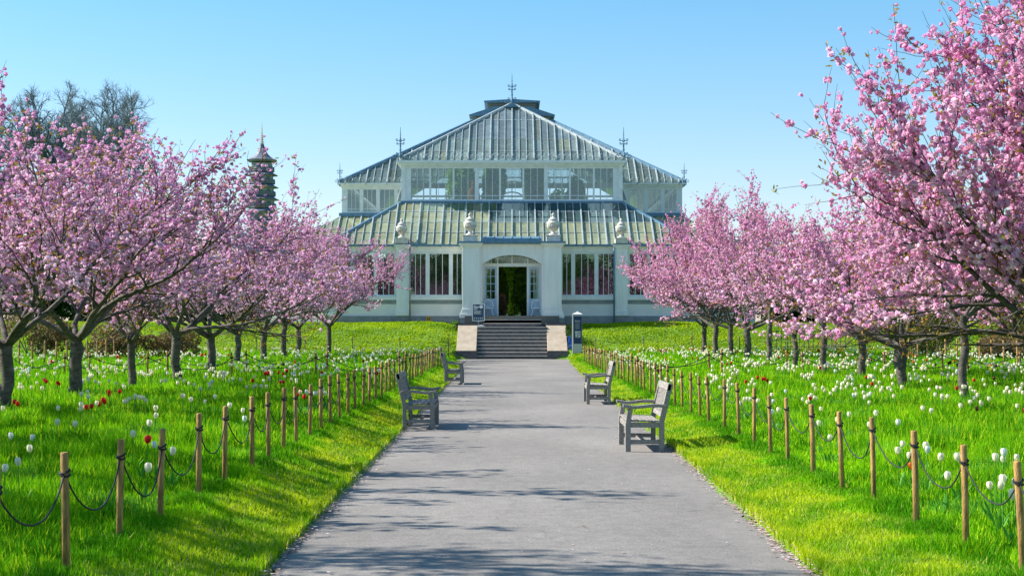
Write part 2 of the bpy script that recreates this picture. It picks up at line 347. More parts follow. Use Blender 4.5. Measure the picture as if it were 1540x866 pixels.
# ground floor front
z_plt, z_pan, z_band, z_sill, z_win, z_head = PZ(475, YW), PZ(457, YW), PZ(451, YW), PZ(446, YW), PZ(446, YW), PZ(379, YW)
for s in (-1, 1):
    wm = MB(); cr = MB(); st = MB(); band = MB(); wl = MB()
    def bx(b, a0, a1, *r): b.box(min(s * a0, s * a1), max(s * a0, s * a1), *r)
    bx(st, 2.6, EH + 0.15, YW - 0.16, YW + 0.3, ZB, z_plt)
    bx(cr, 2.6, EH, YW - 0.02, YW + 0.25, z_plt, z_pan)
    bx(band, 2.6, EH, YW - 0.05, YW + 0.25, z_pan, z_band)
    bx(wl, 2.6, EH, YW - 0.11, YW + 0.25, z_band, z_sill)
    bx(wm, 2.6, EH, YW - 0.02, YW + 0.25, z_head, ZE)
    bx(wm, 2.6, EH + 0.15, YW - 0.12, YW + 0.02 + 0.2, ZE, ZE + 0.09)                 # eaves moulding
    bx(wm, 2.6, EH + 0.1, YW - 0.07, YW - 0.02, ZE - 0.12, ZE)
    # window bay between porch and pilaster
    def mir(gs): return [(min(s * a, s * b), max(s * a, s * b), n) for (a, b, n) in (gs if s > 0 else gs[::-1])]
    gs = mir([(PX(846, YW), PX(859, YW), 2), (PX(865, YW), PX(894, YW), 3), (PX(900, YW), PX(923, YW), 3)])
    a, b = sorted((s * 2.76, s * 5.80)); window(a, b, z_sill + 0.005, z_head - 0.005, YW + 0.06, gs)
    gs = mir([(6.62, 7.55, 3), (7.78, 8.85, 3), (9.08, 9.95, 3)])
    a, b = sorted((s * 6.48, s * 10.2)); window(a, b, z_sill + 0.005, z_head - 0.005, YW + 0.06, gs)
    gpart(st, 'plinth', M['stone']); gpart(cr, 'wall_panel', M['cream']); gpart(band, 'sill_band', M['stone']); gpart(wm, 'wall', M['white']); gpart(wl, 'sill', M['white'])
for s in (-1, 1):
    for (a, b) in ((5.79, 6.49), (10.0, 10.5)):
        c = MB(); x0, x1 = sorted((s * a, s * b))
        c.box(x0, x1, YW - 0.2, YW + 0.3, z_plt + 0.004, ZE - 0.1); c.box(x0 - 0.05, x1 + 0.05, YW - 0.26, YW + 0.3, z_plt + 0.004, z_plt + 0.3)
        c.box(x0 - 0.05, x1 + 0.05, YW - 0.26, YW + 0.25, ZE - 0.1, ZE + 0.02); c.box(x0 - 0.11, x1 + 0.11, YW - 0.32, YW + 0.2, ZE + 0.02, ZE + 0.11)
        gpart(c, 'pilaster', M['white'], bevel=0.012)
        c = MB(); c.box(x0 - 0.13, x1 + 0.13, YW - 0.34, YW + 0.1, ZE + 0.112, ZE + 0.17); gpart(c, 'pilaster_cap', M['lead'])
    p = MB(); xx = s * 5.72; p.tube([(xx, YW - 0.28, 1.95), (xx, YW - 0.28, ZE - 0.05)], 0.045, 8); gpart(p, 'downpipe', M['stone'] if s < 0 else M['lead'], smooth=True)
    # side walls of the front block
    sw = MB(); y = s * (EH - 0.1)
    x0, x1 = sorted((s * (EH - 0.25), s * EH)); sw.box(x0, x1, YW + 0.25, 93, ZB, z_sill); sw.box(x0, x1, YW + 0.25, 93, z_head, ZE + 0.05)
    gpart(sw, 'side_wall', M['white'])
    window(YW + 0.35, 92.9, z_sill, z_head, y, [(YW + 0.5 + i * 1.55, YW + 1.9 + i * 1.55, 3) for i in range(4)], axis='x')
# porch
YP = 84.4; ci, cout = 1.79, 2.74; zc0 = PZ(478, YP); zct = PZ(372, YP)
for s in (-1, 1):
    x0, x1 = sorted((s * ci, s * cout))
    c = MB(); c.box(x0, x1, YP, YW + 0.1, zc0 + 0.5, zct)
    c.prism([(x0 - 0.12, zc0 + 0.22), (x1 + 0.12, zc0 + 0.22), (x1, zc0 + 0.5), (x0, zc0 + 0.5)], 'y', YP - 0.08, YW + 0.1)
    c.box(x0 - 0.14, x1 + 0.14, YP - 0.14, YW + 0.05, zc0, zc0 + 0.22)
    for i, (o, z) in enumerate(((0.05, 0), (0.11, 0.07), (0.18, 0.16))): c.box(x0 - o, x1 + o, YP - o, YW, zct + z, zct + z + (0.07, 0.09, 0.08)[i])
    gpart(c, 'porch_column', M['white'], bevel=0.015)
    c = MB(); c.box(x0 - 0.13, x1 + 0.13, YP - 0.13, YW, ZB, zc0 - 0.003); gpart(c, 'column_plinth', M['stone'])
    c = MB(); c.box(x0 - 0.22, x1 + 0.22, YP - 0.22, YW, zct + 0.243, zct + 0.33); gpart(c, 'column_cap', M['lead'])
# arched front between the columns
ya0, ya1 = YP + 0.22, YP + 0.75; ax = 1.63; zsp = PZ(397, ya0); zcr = PZ(383.5, ya0); ztop = zct + 0.2
arc = MB(); n = 28; ctop = []
for i in range(n + 1):
    t = -1 + 2 * i / n; x = ax * t; z = zsp + (zcr - zsp) * (1 - abs(t) ** 2.3); ctop.append((x, z))
for i in range(n):
    (xa, za), (xb, zb) = ctop[i], ctop[i + 1]
    arc.prism([(xa, za), (xb, zb), (xb, ztop), (xa, ztop)], 'y', ya0, ya1)
for s in (-1, 1):
    x0, x1 = sorted((s * ax, s * (ci + 0.002))); arc.box(x0, x1, ya0, ya1, 2.31, ztop)
arc.box(-ci, ci, ya0 - 0.06, ya0, ztop - 0.1, ztop)
gpart(arc, 'porch_arch', M['white'], recalc=True)
c = MB(); c.prism([(YP + 0.0, ztop + 0.01), (YW + 0.1, ztop + 0.01), (YW + 0.1, ztop + 0.5), (YP + 0.25, ztop + 0.34), (YP, ztop + 0.3)], 'x', -ci + 0.15, ci - 0.15)
for i in range(7): x = -1.5 + i * 0.5; c.bar((x, YP + 0.1, ztop + 0.335), (x, YW, ztop + 0.50), 0.05, 0.05)
c.box(-ci + 0.14, ci - 0.14, YP - 0.08, YP, ztop + 0.05, ztop + 0.15)
gpart(c, 'porch_roof', M['lead'])
# door screen
yd = 85.35; fl = 2.31; zt0, zt1 = PZ(401, yd), PZ(396, yd)
f = MB()
for x in (-1.58, -0.80, 0.90 - 0.02, 1.58): f.box(x - 0.05, x + 0.05, yd, yd + 0.1, fl, zt0)
f.box(-1.63, 1.63, yd - 0.01, yd + 0.11, zt0, zt1)
for x in (-0.8, 0.0, 0.88): f.box(x - 0.03, x + 0.03, yd, yd + 0.08, zt1, zcr)
dr_frame = gpart(f, 'door_frame', M['white'])
p = MB(); p.box(-1.63, 1.63, yd + 0.04, yd + 0.05, zt1, zcr); p.build('fanlight', M['glass'], dr_frame)
for (xa, xb) in ((-1.53, -0.85), (0.93, 1.53)):
    d = MB(); zg0 = PZ(449, yd); zg1 = zt0 - 0.12
    d.box(xa, xb, yd + 0.02, yd + 0.08, fl + 0.02, zg0); d.box(xa, xb, yd + 0.02, yd + 0.08, zg1, zt0 - 0.01)
    d.box(xa + 0.1, xb - 0.1, yd + 0.0, yd + 0.02, fl + 0.2, zg0 - 0.15)
    for x in (xa, (xa + xb) / 2 - 0.02, xb - 0.1): d.box(x, x + (0.04 if x not in (xa, xb - 0.1) else 0.1), yd + 0.02, yd + 0.08, zg0, zg1)
    for k in range(1, 4): z = zg0 + (zg1 - zg0) * k / 4; d.box(xa + 0.1, xb - 0.1, yd + 0.03, yd + 0.07, z - 0.018, z + 0.018)
    dd = gpart(d, 'door', M['door']); p = MB(); p.box(xa + 0.1, xb - 0.1, yd + 0.045, yd + 0.052, zg0, zg1); p.build('pane', M['glass'], dd)
    h = MB(); hx = xb - 0.06 if xa < 0 else xa + 0.06; h.tube([(hx, yd - 0.03, fl + 1.0), (hx, yd - 0.03, fl + 1.15)], 0.015, 6); h.build('handle', M['gold'], dd)
c = MB(); c.box(-2.6, 2.6, 84.2, 86.3, 1.75, fl - 0.006); c.box(-10.1, 10.1, 86.3, 118, 1.6, fl - 0.006); gpart(c, 'floor', M['floor'])

# glazed roof planes -------------------------------------------------
def clip(poly, a, b, c):      # keep a*u+b*v<=c
    out = []
    for i in range(len(poly)):
        p, q_ = poly[i], poly[(i + 1) % len(poly)]; dp = a * p[0] + b * p[1] - c; dq = a * q_[0] + b * q_[1] - c
        if dp <= 1e-9: out.append(p)
        if (dp < -1e-9 and dq > 1e-9) or (dp > 1e-9 and dq < -1e-9):
            t = dp / (dp - dq); out.append((p[0] + (q_[0] - p[0]) * t, p[1] + (q_[1] - p[1]) * t))
    return out
def roof(name, pts, du, laps, colf, bar=M['bar'], bw=0.035, major=3, parent=None, lapw=0.025, eave_lip=True):
    """pts: bottom-left, bottom-right, then the rest, counter-clockwise seen from outside; laps: fractions of slope"""
    P = [Vector(p) for p in pts]; O = P[0]; U = (P[1] - P[0]).normalized(); N = U.cross(P[2] - P[0]).normalized(); Vv = N.cross(U)
    uv = [((p - O).dot(U), (p - O).dot(Vv)) for p in P]
    ul = [a for a, b in uv]; vm = max(b for a, b in uv); mid = (P[1] - P[0]).length / 2
    k0 = math.floor((min(ul) - mid) / du); k1 = math.ceil((max(ul) - mid) / du)
    Lv = [0] + [vm * f for f in laps] + [vm]
    g_ = MB(); b_ = MB()
    def W3(u, v, n=0): return O + U * u + Vv * v + N * n
    def cl(poly):
        for i in range(len(uv)):
            (x1, y1), (x2, y2) = uv[i], uv[(i + 1) % len(uv)]
            if abs(x1 - x2) + abs(y1 - y2) < 1e-6: continue
            a, b = (y2 - y1), -(x2 - x1); poly = clip(poly, a, b, a * x1 + b * y1)
            if len(poly) < 3: return []
        return poly
    for k in range(k0, k1):
        u0, u1 = mid + k * du, mid + (k + 1) * du
        for r in range(len(Lv) - 1):
            pg = cl([(u0, Lv[r]), (u1, Lv[r]), (u1, Lv[r + 1]), (u0, Lv[r + 1])])
            if len(pg) < 3: continue
            cu = sum(p[0] for p in pg) / len(pg); cv = sum(p[1] for p in pg) / len(pg)
            # tiny tilt pane by pane, as real overlapping glass
            tl = R_.uniform(-0.006, 0.006)
            vs = [W3(a, b, tl * (a - cu) / du + 0.004 * r) for a, b in pg]
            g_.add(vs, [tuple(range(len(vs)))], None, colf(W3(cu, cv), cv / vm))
    for k in range(k0, k1 + 1):
        u = mid + k * du; mj = (k % major == 0); w = bw * (1.9 if mj else 1)
        seg = cl([(u - 1e-3, -1), (u + 1e-3, -1), (u + 1e-3, vm + 1), (u - 1e-3, vm + 1)])
        if len(seg) < 3: continue
        v0 = min(p[1] for p in seg); v1 = max(p[1] for p in seg)
        if v1 - v0 < 0.1: continue
        b_.bar(W3(u, v0, 0.03 + (0.02 if mj else 0)), W3(u, v1, 0.03 + (0.02 if mj else 0)), w, 0.07 + (0.06 if mj else 0), N)
        if mj and eave_lip and v0 < 0.01: b_.bar(W3(u, -0.08, 0.0), W3(u, 0.14, 0.0), w * 1.6, 0.2, N)
    for i, fr in enumerate(laps):
        v = vm * fr; seg = cl([(min(ul) - 1, v - 1e-3), (max(ul) + 1, v - 1e-3), (max(ul) + 1, v + 1e-3), (min(ul) - 1, v + 1e-3)])
        if len(seg) >= 3: b_.bar(W3(min(p[0] for p in seg), v, 0.02), W3(max(p[0] for p in seg), v, 0.02), lapw * (2 if i % 3 == 2 else 1), 0.03, N)
    ro = gpart(g_, name, M['wash'], parent, recalc=False)
    b_.build('glazing_bars', bar, ro)
    return ro
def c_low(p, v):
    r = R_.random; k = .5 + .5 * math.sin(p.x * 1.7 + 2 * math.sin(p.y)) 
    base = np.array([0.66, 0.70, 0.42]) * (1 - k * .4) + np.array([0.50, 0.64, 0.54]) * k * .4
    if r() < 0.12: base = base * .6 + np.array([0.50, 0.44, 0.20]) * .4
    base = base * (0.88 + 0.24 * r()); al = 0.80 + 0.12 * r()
    if p.x > -1.2 + 0.3 * math.sin(v * 9) and v > 0.5 and p.y < 92: base = np.array([0.11, 0.20, 0.22]) * (.8 + .5 * r()); al = 0.74 + 0.12 * r()     # upper right panes get a darker teal colour
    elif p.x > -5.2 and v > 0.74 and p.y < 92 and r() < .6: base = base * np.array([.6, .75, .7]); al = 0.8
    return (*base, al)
def c_up(p, v):
    r = R_.random; base = np.array([0.38, 0.48, 0.53]) * (0.75 + 0.5 * r())
    if r() < 0.10: base = base * .5 + np.array([0.46, 0.43, 0.22]) * .5
    if v < 0.35: base = base * np.array([1.2, 1.2, 1.05])
    return (*base, (0.62 if p.y < 97 and abs(p.x) < 6.4 - (p.y - 89.7) else 0.30) + 0.2 * r())
YC = 89.9; CH = 6.45; zr0 = ZE + 0.1; zr1 = PZ(305, YC); ye = YW - 0.12; eh = EH + 0.15
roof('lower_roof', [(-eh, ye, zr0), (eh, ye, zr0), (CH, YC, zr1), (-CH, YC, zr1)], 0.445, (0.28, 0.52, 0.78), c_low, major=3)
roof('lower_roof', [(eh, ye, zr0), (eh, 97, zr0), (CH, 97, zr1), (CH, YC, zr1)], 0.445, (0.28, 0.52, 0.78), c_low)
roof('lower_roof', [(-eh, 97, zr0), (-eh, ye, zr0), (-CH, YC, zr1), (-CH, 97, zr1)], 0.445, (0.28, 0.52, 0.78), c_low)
rd = MB()
for s in (-1, 1):
    rd.bar((s * eh, ye, zr0 + 0.05), (s * CH, YC, zr1 + 0.05), 0.13, 0.12)
rd.box(-CH - 0.1, CH + 0.1, YC - 0.12, YC + 0.02, zr1 - 0.03, zr1 + 0.1)
for s in (-1, 1): rd.box(*sorted((s * CH, s * (CH + 0.12))), YC, 97, zr1 - 0.03, zr1 + 0.1)
rd.box(-eh - 0.1, eh + 0.1, ye - 0.12, ye + 0.0, zr0 - 0.09, zr0 + 0.02)
gpart(rd, 'flashing', M['lead'])
# clerestory
zc = PZ(251, YC)
def clere(x0, x1, y, z0, z1, mods, wide, axis='y', glass=None):
    gs = []; e = mods
    for a, b in zip(e[:-1], e[1:]):
        wa = 0.12 if any(abs(a - w) < 0.05 for w in wide) else 0.055; wb = 0.12 if any(abs(b - w) < 0.05 for w in wide) else 0.055
        gs.append((a + wa, b - wb, 3))
    window(x0, x1, z0, z1, y, gs, rows=(z0 + (z1 - z0) * 0.16,), glass=glass or M['hazyglass'], axis=axis, thin=0.03)
mods = [PX(v, YC) for v in (615, 647, 682, 717, 752, 787, 821, 857, 893, 925)]
clere(-CH + 0.15, CH - 0.15, YC + 0.05, zr1 + 0.1, zc, mods, [mods[0], mods[3], mods[6], mods[9]])
for s in (-1, 1):
    c = MB(); x0, x1 = sorted((s * (CH - 0.18), s * (CH + 0.05))); c.box(x0, x1, YC - 0.05, YC + 0.2, zr1 + 0.1, zc); gpart(c, 'corner_post', M['ironwhite'])
    clere(YC + 0.2, 97, s * (CH - 0.05), zr1 + 0.1, zc, [YC + 0.2 + i * 1.36 for i in range(6)], [], axis='x')
for x in (mods[3], mods[6]):
    c = MB(); c.box(x - 0.11, x + 0.11, YC - 0.05, YC, zr1 + 0.1, zc); gpart(c, 'clerestory_post', M['ironwhite'])
def cornice(hw, y0, y1, z, name='cornice', h=0.36, m=M['ironwhite']):
    c = MB(); prof = ((0.06, 0, 0.08), (0.16, 0.08, 0.2), (0.30, 0.2, h))
    for (o, a, b) in prof:
        c.box(-hw - o, hw + o, y0 - o, y0 + 0.2, z + a, z + b)
        for s in (-1, 1): c.box(*sorted((s * (hw - 0.2), s * (hw + o))), y0 + 0.2, y1, z + a, z + b)
    gpart(c, name, m)
cornice(CH, YC, 97, zc)
def cresting(x0, x1, y, z, h=0.28):
    c = MB(); n = int(abs(x1 - x0) / 0.3); c.bar((x0, y, z), (x1, y, z), 0.02, 0.02)
    for i in range(n):
        x = x0 + (x1 - x0) * (i + 0.5) / n
        c.tube([(x - 0.12, y, z), (x - 0.13, y, z + h * 0.5), (x, y, z + h * 0.9), (x + 0.13, y, z + h * 0.5), (x + 0.12, y, z)], 0.011, 4)
        c.bar((x, y, z), (x, y, z + h * 1.25), 0.02, 0.02)
    gpart(c, 'cresting', M['bar'])
yu = YC - 0.22; uh = CH + 0.15; zu0 = zc + 0.37; apY = yu + uh; zap = PZ(157, apY)
laps_u = (0.12, 0.38, 0.62)
roof('upper_roof', [(-uh, yu, zu0), (uh, yu, zu0), (0.04, apY, zap), (-0.04, apY, zap)], 0.43, (0.15, 0.36, 0.70), c_up, major=3)
roof('upper_roof', [(uh, yu, zu0), (uh, 104, zu0), (0, 104, zap), (0, apY, zap)], 0.43, laps_u, c_up)
roof('upper_roof', [(-uh, 104, zu0), (-uh, yu, zu0), (0, apY, zap), (0, 104, zap)], 0.43, laps_u, c_up)
for s in (-1, 1): c = MB(); c.bar((s * uh, yu, zu0 + 0.06), (0, apY, zap + 0.06), 0.14, 0.14); gpart(c, 'hip_ridge', M['bar'])
c = MB(); c.bar((0, apY, zap + 0.07), (0, 104, zap + 0.07), 0.16, 0.14); gpart(c, 'ridge', M['bar'])
c = MB(); c.prism([(-0.42, zap - 0.28), (0.42, zap - 0.28), (0.0, zap + 0.02)], 'y', apY - 0.75, apY - 0.35); gpart(c, 'apex_flashing', M['lead'])
cresting(-uh, uh, yu - 0.02, zu0 + 0.12)
# main block behind
YM = 97.0; MH = 10.75; zm_w = PZ(322, YM); zm_c = PZ(283, YM)
cornice(MH, YM, 130, zm_c, h=0.3)
for s in (-1, 1): c = MB(); c.box(*sorted((s * CH, s * (MH + 0.2))), YM - 0.22, YM + 0.1, zm_w - 0.16, zm_w + 0.06); gpart(c, 'gutter', M['lead'])
for s in (-1, 1):
    e = sorted([s * v for v in (CH + 0.1, 7.35, 8.5, 9.55, 10.55)])
    clere(min(s * CH, s * MH), max(s * CH, s * MH), YM + 0.02, zm_w + 0.06, zm_c, e, e)
    clere(YM + 0.1, 130, s * (MH - 0.05), zm_w, zm_c, [YM + 0.1 + i * 1.37 for i in range(25)], [], axis='x')
    c = MB(); c.box(*sorted((s * (MH - 0.15), s * (MH + 0.04))), YM - 0.03, YM + 0.15, zm_w, zm_c); gpart(c, 'corner_post', M['ironwhite'])
    # raking side light in front of the main block
    c = MB(); xt, xb = s * PX(928, 90.6), s * PX(943, 90.6)
    z0, z1 = PZ(301, 90.6), PZ(254, 90.6)
    pts = [(xt, z0), (xb, z0), (xb * 0.995, z0 + 0.12), (xt, z1)]
    if s > 0: pts = pts[::-1]
    c.prism(pts, 'y', 90.7, 90.75, M['wash'], (0.5, 0.52, 0.5, 0.8))
    c.bar((xb, 90.65, z0), (xt, 90.65, z1), 0.07, 0.09, (0, 1, 0), M['ironwhite'], (1, 1, 1, 1)); c.bar((xb * 0.6 + xt * 0.4, 90.65, z0), (xt, 90.65, z1), 0.03, 0.04, (0, 1, 0), M['ironwhite'])
    gpart(c, 'raking_light', None)
    # outer aisle: wall and lean-to roof
    a0 = 14.8; za = ZE; ya = 93.0
    w_ = MB(); x0, x1 = sorted((s * (EH + 0.02), s * a0)); w_.box(x0, x1, ya, ya + 0.25, ZB, z_sill); w_.box(x0, x1, ya - 0.04, ya + 0.25, z_head, za + 0.1)
    w_.box(*sorted((s * (a0 - 0.25), s * a0)), ya + 0.25, 128, ZB, z_sill); w_.box(*sorted((s * (a0 - 0.25), s * a0)), ya + 0.25, 128, z_head, za + 0.1)
    gpart(w_, 'aisle_wall', M['white'])
    window(x0, x1, z_sill, z_head, ya + 0.06, [(x0 + 0.2 + i * 1.45, x0 + 1.45 + i * 1.45, 3) for i in range(3)])
    window(ya + 0.3, 127.9, z_sill, z_head, s * (a0 - 0.1), [(ya + 0.5 + i * 1.5, ya + 1.85 + i * 1.5, 3) for i in range(22)], axis='x')
    b0 = a0 + 0.15; zz = za + 0.12
    if s < 0:
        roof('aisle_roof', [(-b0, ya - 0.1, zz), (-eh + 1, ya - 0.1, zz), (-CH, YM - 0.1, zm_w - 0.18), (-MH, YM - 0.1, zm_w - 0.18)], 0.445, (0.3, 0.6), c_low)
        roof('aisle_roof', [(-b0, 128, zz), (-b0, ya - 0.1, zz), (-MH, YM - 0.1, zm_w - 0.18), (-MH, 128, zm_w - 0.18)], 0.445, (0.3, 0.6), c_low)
    else:
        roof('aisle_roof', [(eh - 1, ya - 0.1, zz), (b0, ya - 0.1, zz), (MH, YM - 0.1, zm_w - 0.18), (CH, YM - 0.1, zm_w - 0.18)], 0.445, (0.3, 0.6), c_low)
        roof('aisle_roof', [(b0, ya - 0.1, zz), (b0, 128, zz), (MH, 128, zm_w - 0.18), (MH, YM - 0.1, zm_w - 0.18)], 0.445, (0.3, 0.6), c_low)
# cross block roof: truncated pyramid with ventilators
ym = YM - 0.25; mh = MH + 0.2; zm0 = zm_c + 0.31; slope = (PZ(182, 104.5) - zm0) / (mh - 2.7); yt = ym + (mh - 2.7); zt = zm0 + slope * (mh - 2.7)
roof('main_roof', [(-mh, ym, zm0), (mh, ym, zm0), (2.7, yt, zt), (-2.7, yt, zt)], 0.44, (0.2, 0.4, 0.6, 0.8), c_up, major=3)
roof('main_roof', [(mh, ym, zm0), (mh, 126, zm0), (2.7, 126 , zt), (2.7, yt, zt)], 0.44, (0.2, 0.4, 0.6, 0.8), c_up)
roof('main_roof', [(-mh, 126, zm0), (-mh, ym, zm0), (-2.7, yt, zt), (-2.7, 126, zt)], 0.44, (0.2, 0.4, 0.6, 0.8), c_up)
for s in (-1, 1): c = MB(); c.bar((s * mh, ym, zm0 + 0.06), (s * 2.7, yt, zt + 0.08), 0.2, 0.2); gpart(c, 'hip_ridge', M['lead'])
cresting(-mh, -uh - 0.3, ym - 0.02, zm0 + 0.1); cresting(uh + 0.3, mh, ym - 0.02, zm0 + 0.1)
z1v = PZ(173, yt); z2v = PZ(153, yt + 1)
c = MB(); c.box(-2.55, 2.55, yt, 126, zt - 0.2, z1v - 0.12, M['louvre'])
c.prism([(-2.95, z1v - 0.02), (-1.2, z1v + 0.55), (1.2, z1v + 0.55), (2.95, z1v - 0.02), (2.85, z1v - 0.1), (-2.85, z1v - 0.1)][::-1], 'y', yt - 0.25, 126.2, M['lead'])
gpart(c, 'lower_ventilator', None)
c = MB(); c.box(-1.62, 1.62, yt + 0.9, 125, z1v, z2v - 0.1, M['louvre'])
for k in range(4): z = z1v + 0.5 + k * 0.13; c.box(-1.70, 1.70, yt + 0.8, 125.1, z, z + 0.05, M['louvre'])
c.prism([(-1.9, z2v - 0.12), (1.9, z2v - 0.12), (1.95, z2v), (0.3, z2v + 0.1), (-0.3, z2v + 0.1), (-1.95, z2v)], 'y', yt + 0.6, 125.3, M['lead'])
gpart(c, 'upper_ventilator', None)
# back of the block and inner screen (seen through the clerestory)
c = MB(); c.box(-MH, MH, 129.8, 130, 1.7, zm_c); gpart(c, 'back_wall', M['white'])
f = MB()
for i in range(17):
    x = -6.4 + i * 0.8; f.box(x - 0.03, x + 0.03, YM, YM + 0.06, 8.6, 11.2)
for z in (8.6, 9.9, 11.1): f.box(-6.4, 6.4, YM + 0.001, YM + 0.07, z, z + 0.1)
f.tube([(1.9 * math.cos(a), YM - 0.3, 8.6 + 2.3 * math.sin(a)) for a in np.linspace(0, math.pi, 20)], 0.09, 6)
f.tube([(1.3 * math.cos(a), YM - 0.3, 8.6 + 1.6 * math.sin(a)) for a in np.linspace(0, math.pi, 20)], 0.05, 6)
for s in (-1, 1):
    pass
gpart(f, 'inner_ironwork', M['ironwhite'])
# finials
def finial(x, y, z, h):
    c = MB(); k = h
    c.tube([(x, y, z - 0.3), (x, y, z + k)], [0.045 * k, 0.008 * k], 6)
    c.lathe([(0.02 * k, 0), (0.08 * k, .03 * k), (0.05 * k, .1 * k), (0.03 * k, .15 * k)], (x, y, z), 8)
    for (zz, r) in ((0.24, 0.06), (0.36, 0.04), (0.52, 0.065), (0.62, 0.05), (0.74, 0.035)): c.lathe([(0.01, -r * k * .6), (r * k * .8, 0), (0.01, r * k * .6)], (x, y, z + zz * k), 8)
    for (z0, r) in ((0.0, 0.26), (0.10, .15), (0.44, 0.13), (0.56, .15)):
        for a in range(4):
            ca, sa = math.cos(a * math.pi / 2), math.sin(a * math.pi / 2)
            pts = [(x + ca * r * k * u, y + sa * r * k * u, z + k * (z0 + v * r * 4)) for (u, v) in ((0.1, 0), (0.5, -.03), (0.9, -.04), (1.0, 0.03), (0.85, 0.07), (0.65, 0.05), (.7, .01))]
            c.tube(pts, 0.014 * k, 5)
    gpart(c, 'finial', M['lead'])
finial(0, apY - 0.1, zap + 0.15, 1.75)
for s in (-1, 1): finial(s * (uh - 0.05), yu + 0.1, zu0 + 0.2, 1.75); finial(s * (mh - 0.05), ym + 0.1, zm0 + 0.1, 1.2)

# ------------------------------------------------------------------ urns on the parapets
def urn_mesh(x, y, z, sc, label, group='stone urns on the glasshouse parapet'):
    o = empty('stone_urn', (x, y, z), label, 'urn', group)
    c = MB(); c.box(-0.42, 0.42, -0.42, 0.42, 0, 0.33); c.box(-0.46, 0.46, -0.46, 0.46, 0.331, 0.38); c.build('pedestal', M['urn'], o, bevel=0.015)
    prof = [(0.26, 0.38), (0.27, 0.44), (0.13, 0.52), (0.09, 0.62), (0.14, 0.68), (0.27, 0.82), (0.37, 1.0), (0.40, 1.12), (0.38, 1.17), (0.30, 1.2), (0.28, 1.25), (0.17, 1.28)]
    c = MB(); c.lathe(prof, n=20)
    for i in range(20):
        a = 2 * math.pi * i / 20; c.tube([(0.14 * math.cos(a), 0.14 * math.sin(a), 0.69), (0.29 * math.cos(a), 0.29 * math.sin(a), 0.82), (0.375 * math.cos(a), 0.375 * math.sin(a), 0.98)], 0.03, 4)
    c.build('body', M['urn'], o, smooth=True)
    c = MB(); c.lathe([(0.30, 1.27), (0.25, 1.36), (0.12, 1.46), (0.06, 1.52), (0.10, 1.57), (0.11, 1.63), (0.03, 1.72)], n=16); c.build('lid', M['urn'], o, smooth=True)
    o.scale = (sc, sc, sc); return o
zt_p = zct + 0.335
urn_mesh(PX(707, 84.9), 84.9, zt_p, 0.93, 'pale stone urn on top of the left porch column'); urn_mesh(PX(832, 84.9), 84.9, zt_p, 0.93, 'pale stone urn on top of the right porch column')
urn_mesh(PX(604.5, YW), YW - 0.08, ZE + 0.172, 0.82, 'smaller stone urn on the pilaster left of the porch windows'); urn_mesh(PX(934, YW), YW - 0.08, ZE + 0.172, 0.82, 'smaller stone urn on the pilaster right of the porch windows')
urn_mesh(10.35, YW - 0.08, ZE + 0.172, 0.82, 'stone urn on the right corner of the front block, half hidden by pink blossom')
urn_mesh(14.6, 93.2, ZE + 0.22, 1.5, 'big stone urn rising above the blossom at the far right end of the glasshouse')

# ------------------------------------------------------------------ steps
ST = empty('stone_steps', (0, 81, 0), 'broad flight of stone steps with shaded risers and sunlit treads up to the glasshouse door', 'steps')
def spart(mb, name, m=None, **k):
    o = mb.build(name, m, ST, **k); o.matrix_parent_inverse = Matrix.Translation(-Vector(ST.location)); return o
sw_ = 1.87; rz = 0.19; y0s = 80.5
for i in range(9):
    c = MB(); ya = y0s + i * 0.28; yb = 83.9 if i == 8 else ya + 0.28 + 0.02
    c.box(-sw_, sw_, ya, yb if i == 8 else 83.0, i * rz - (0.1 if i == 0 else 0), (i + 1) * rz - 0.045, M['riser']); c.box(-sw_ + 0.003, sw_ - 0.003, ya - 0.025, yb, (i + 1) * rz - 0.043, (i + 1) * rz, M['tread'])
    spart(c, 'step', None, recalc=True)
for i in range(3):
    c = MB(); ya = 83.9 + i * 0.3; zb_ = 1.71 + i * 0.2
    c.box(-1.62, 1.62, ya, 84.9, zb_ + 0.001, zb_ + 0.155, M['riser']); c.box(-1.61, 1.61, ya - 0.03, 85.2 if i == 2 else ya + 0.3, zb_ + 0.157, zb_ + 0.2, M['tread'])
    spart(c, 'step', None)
for s in (-1, 1):
    x0, x1 = sorted((s * 1.875, s * 2.93))
    c = MB(); zt_ = PZ(489, 83.2); zb_ = PZ(527, 80.5)
    c.prism([(80.42, -0.1), (84.1, -0.1), (84.1, zt_), (83.2, zt_), (80.42, zb_)], 'x', x0, x1)
    o = spart(c, 'cheek_wall', M['sand'], bevel=0.02)
    c = MB(); c.box(x0 - 0.03, x1 + 0.03, 83.2, 84.15, zt_ + 0.002, zt_ + 0.12); c.build('coping', M['riser'], o)
    c = MB(); c.box(x0 - 0.02, x1 + 0.02, 80.36, 80.415, -0.08, zb_ - 0.02); c.build('shade_facing', M['riser'], o)  # thin dark sheet paints the shade on the upright front face

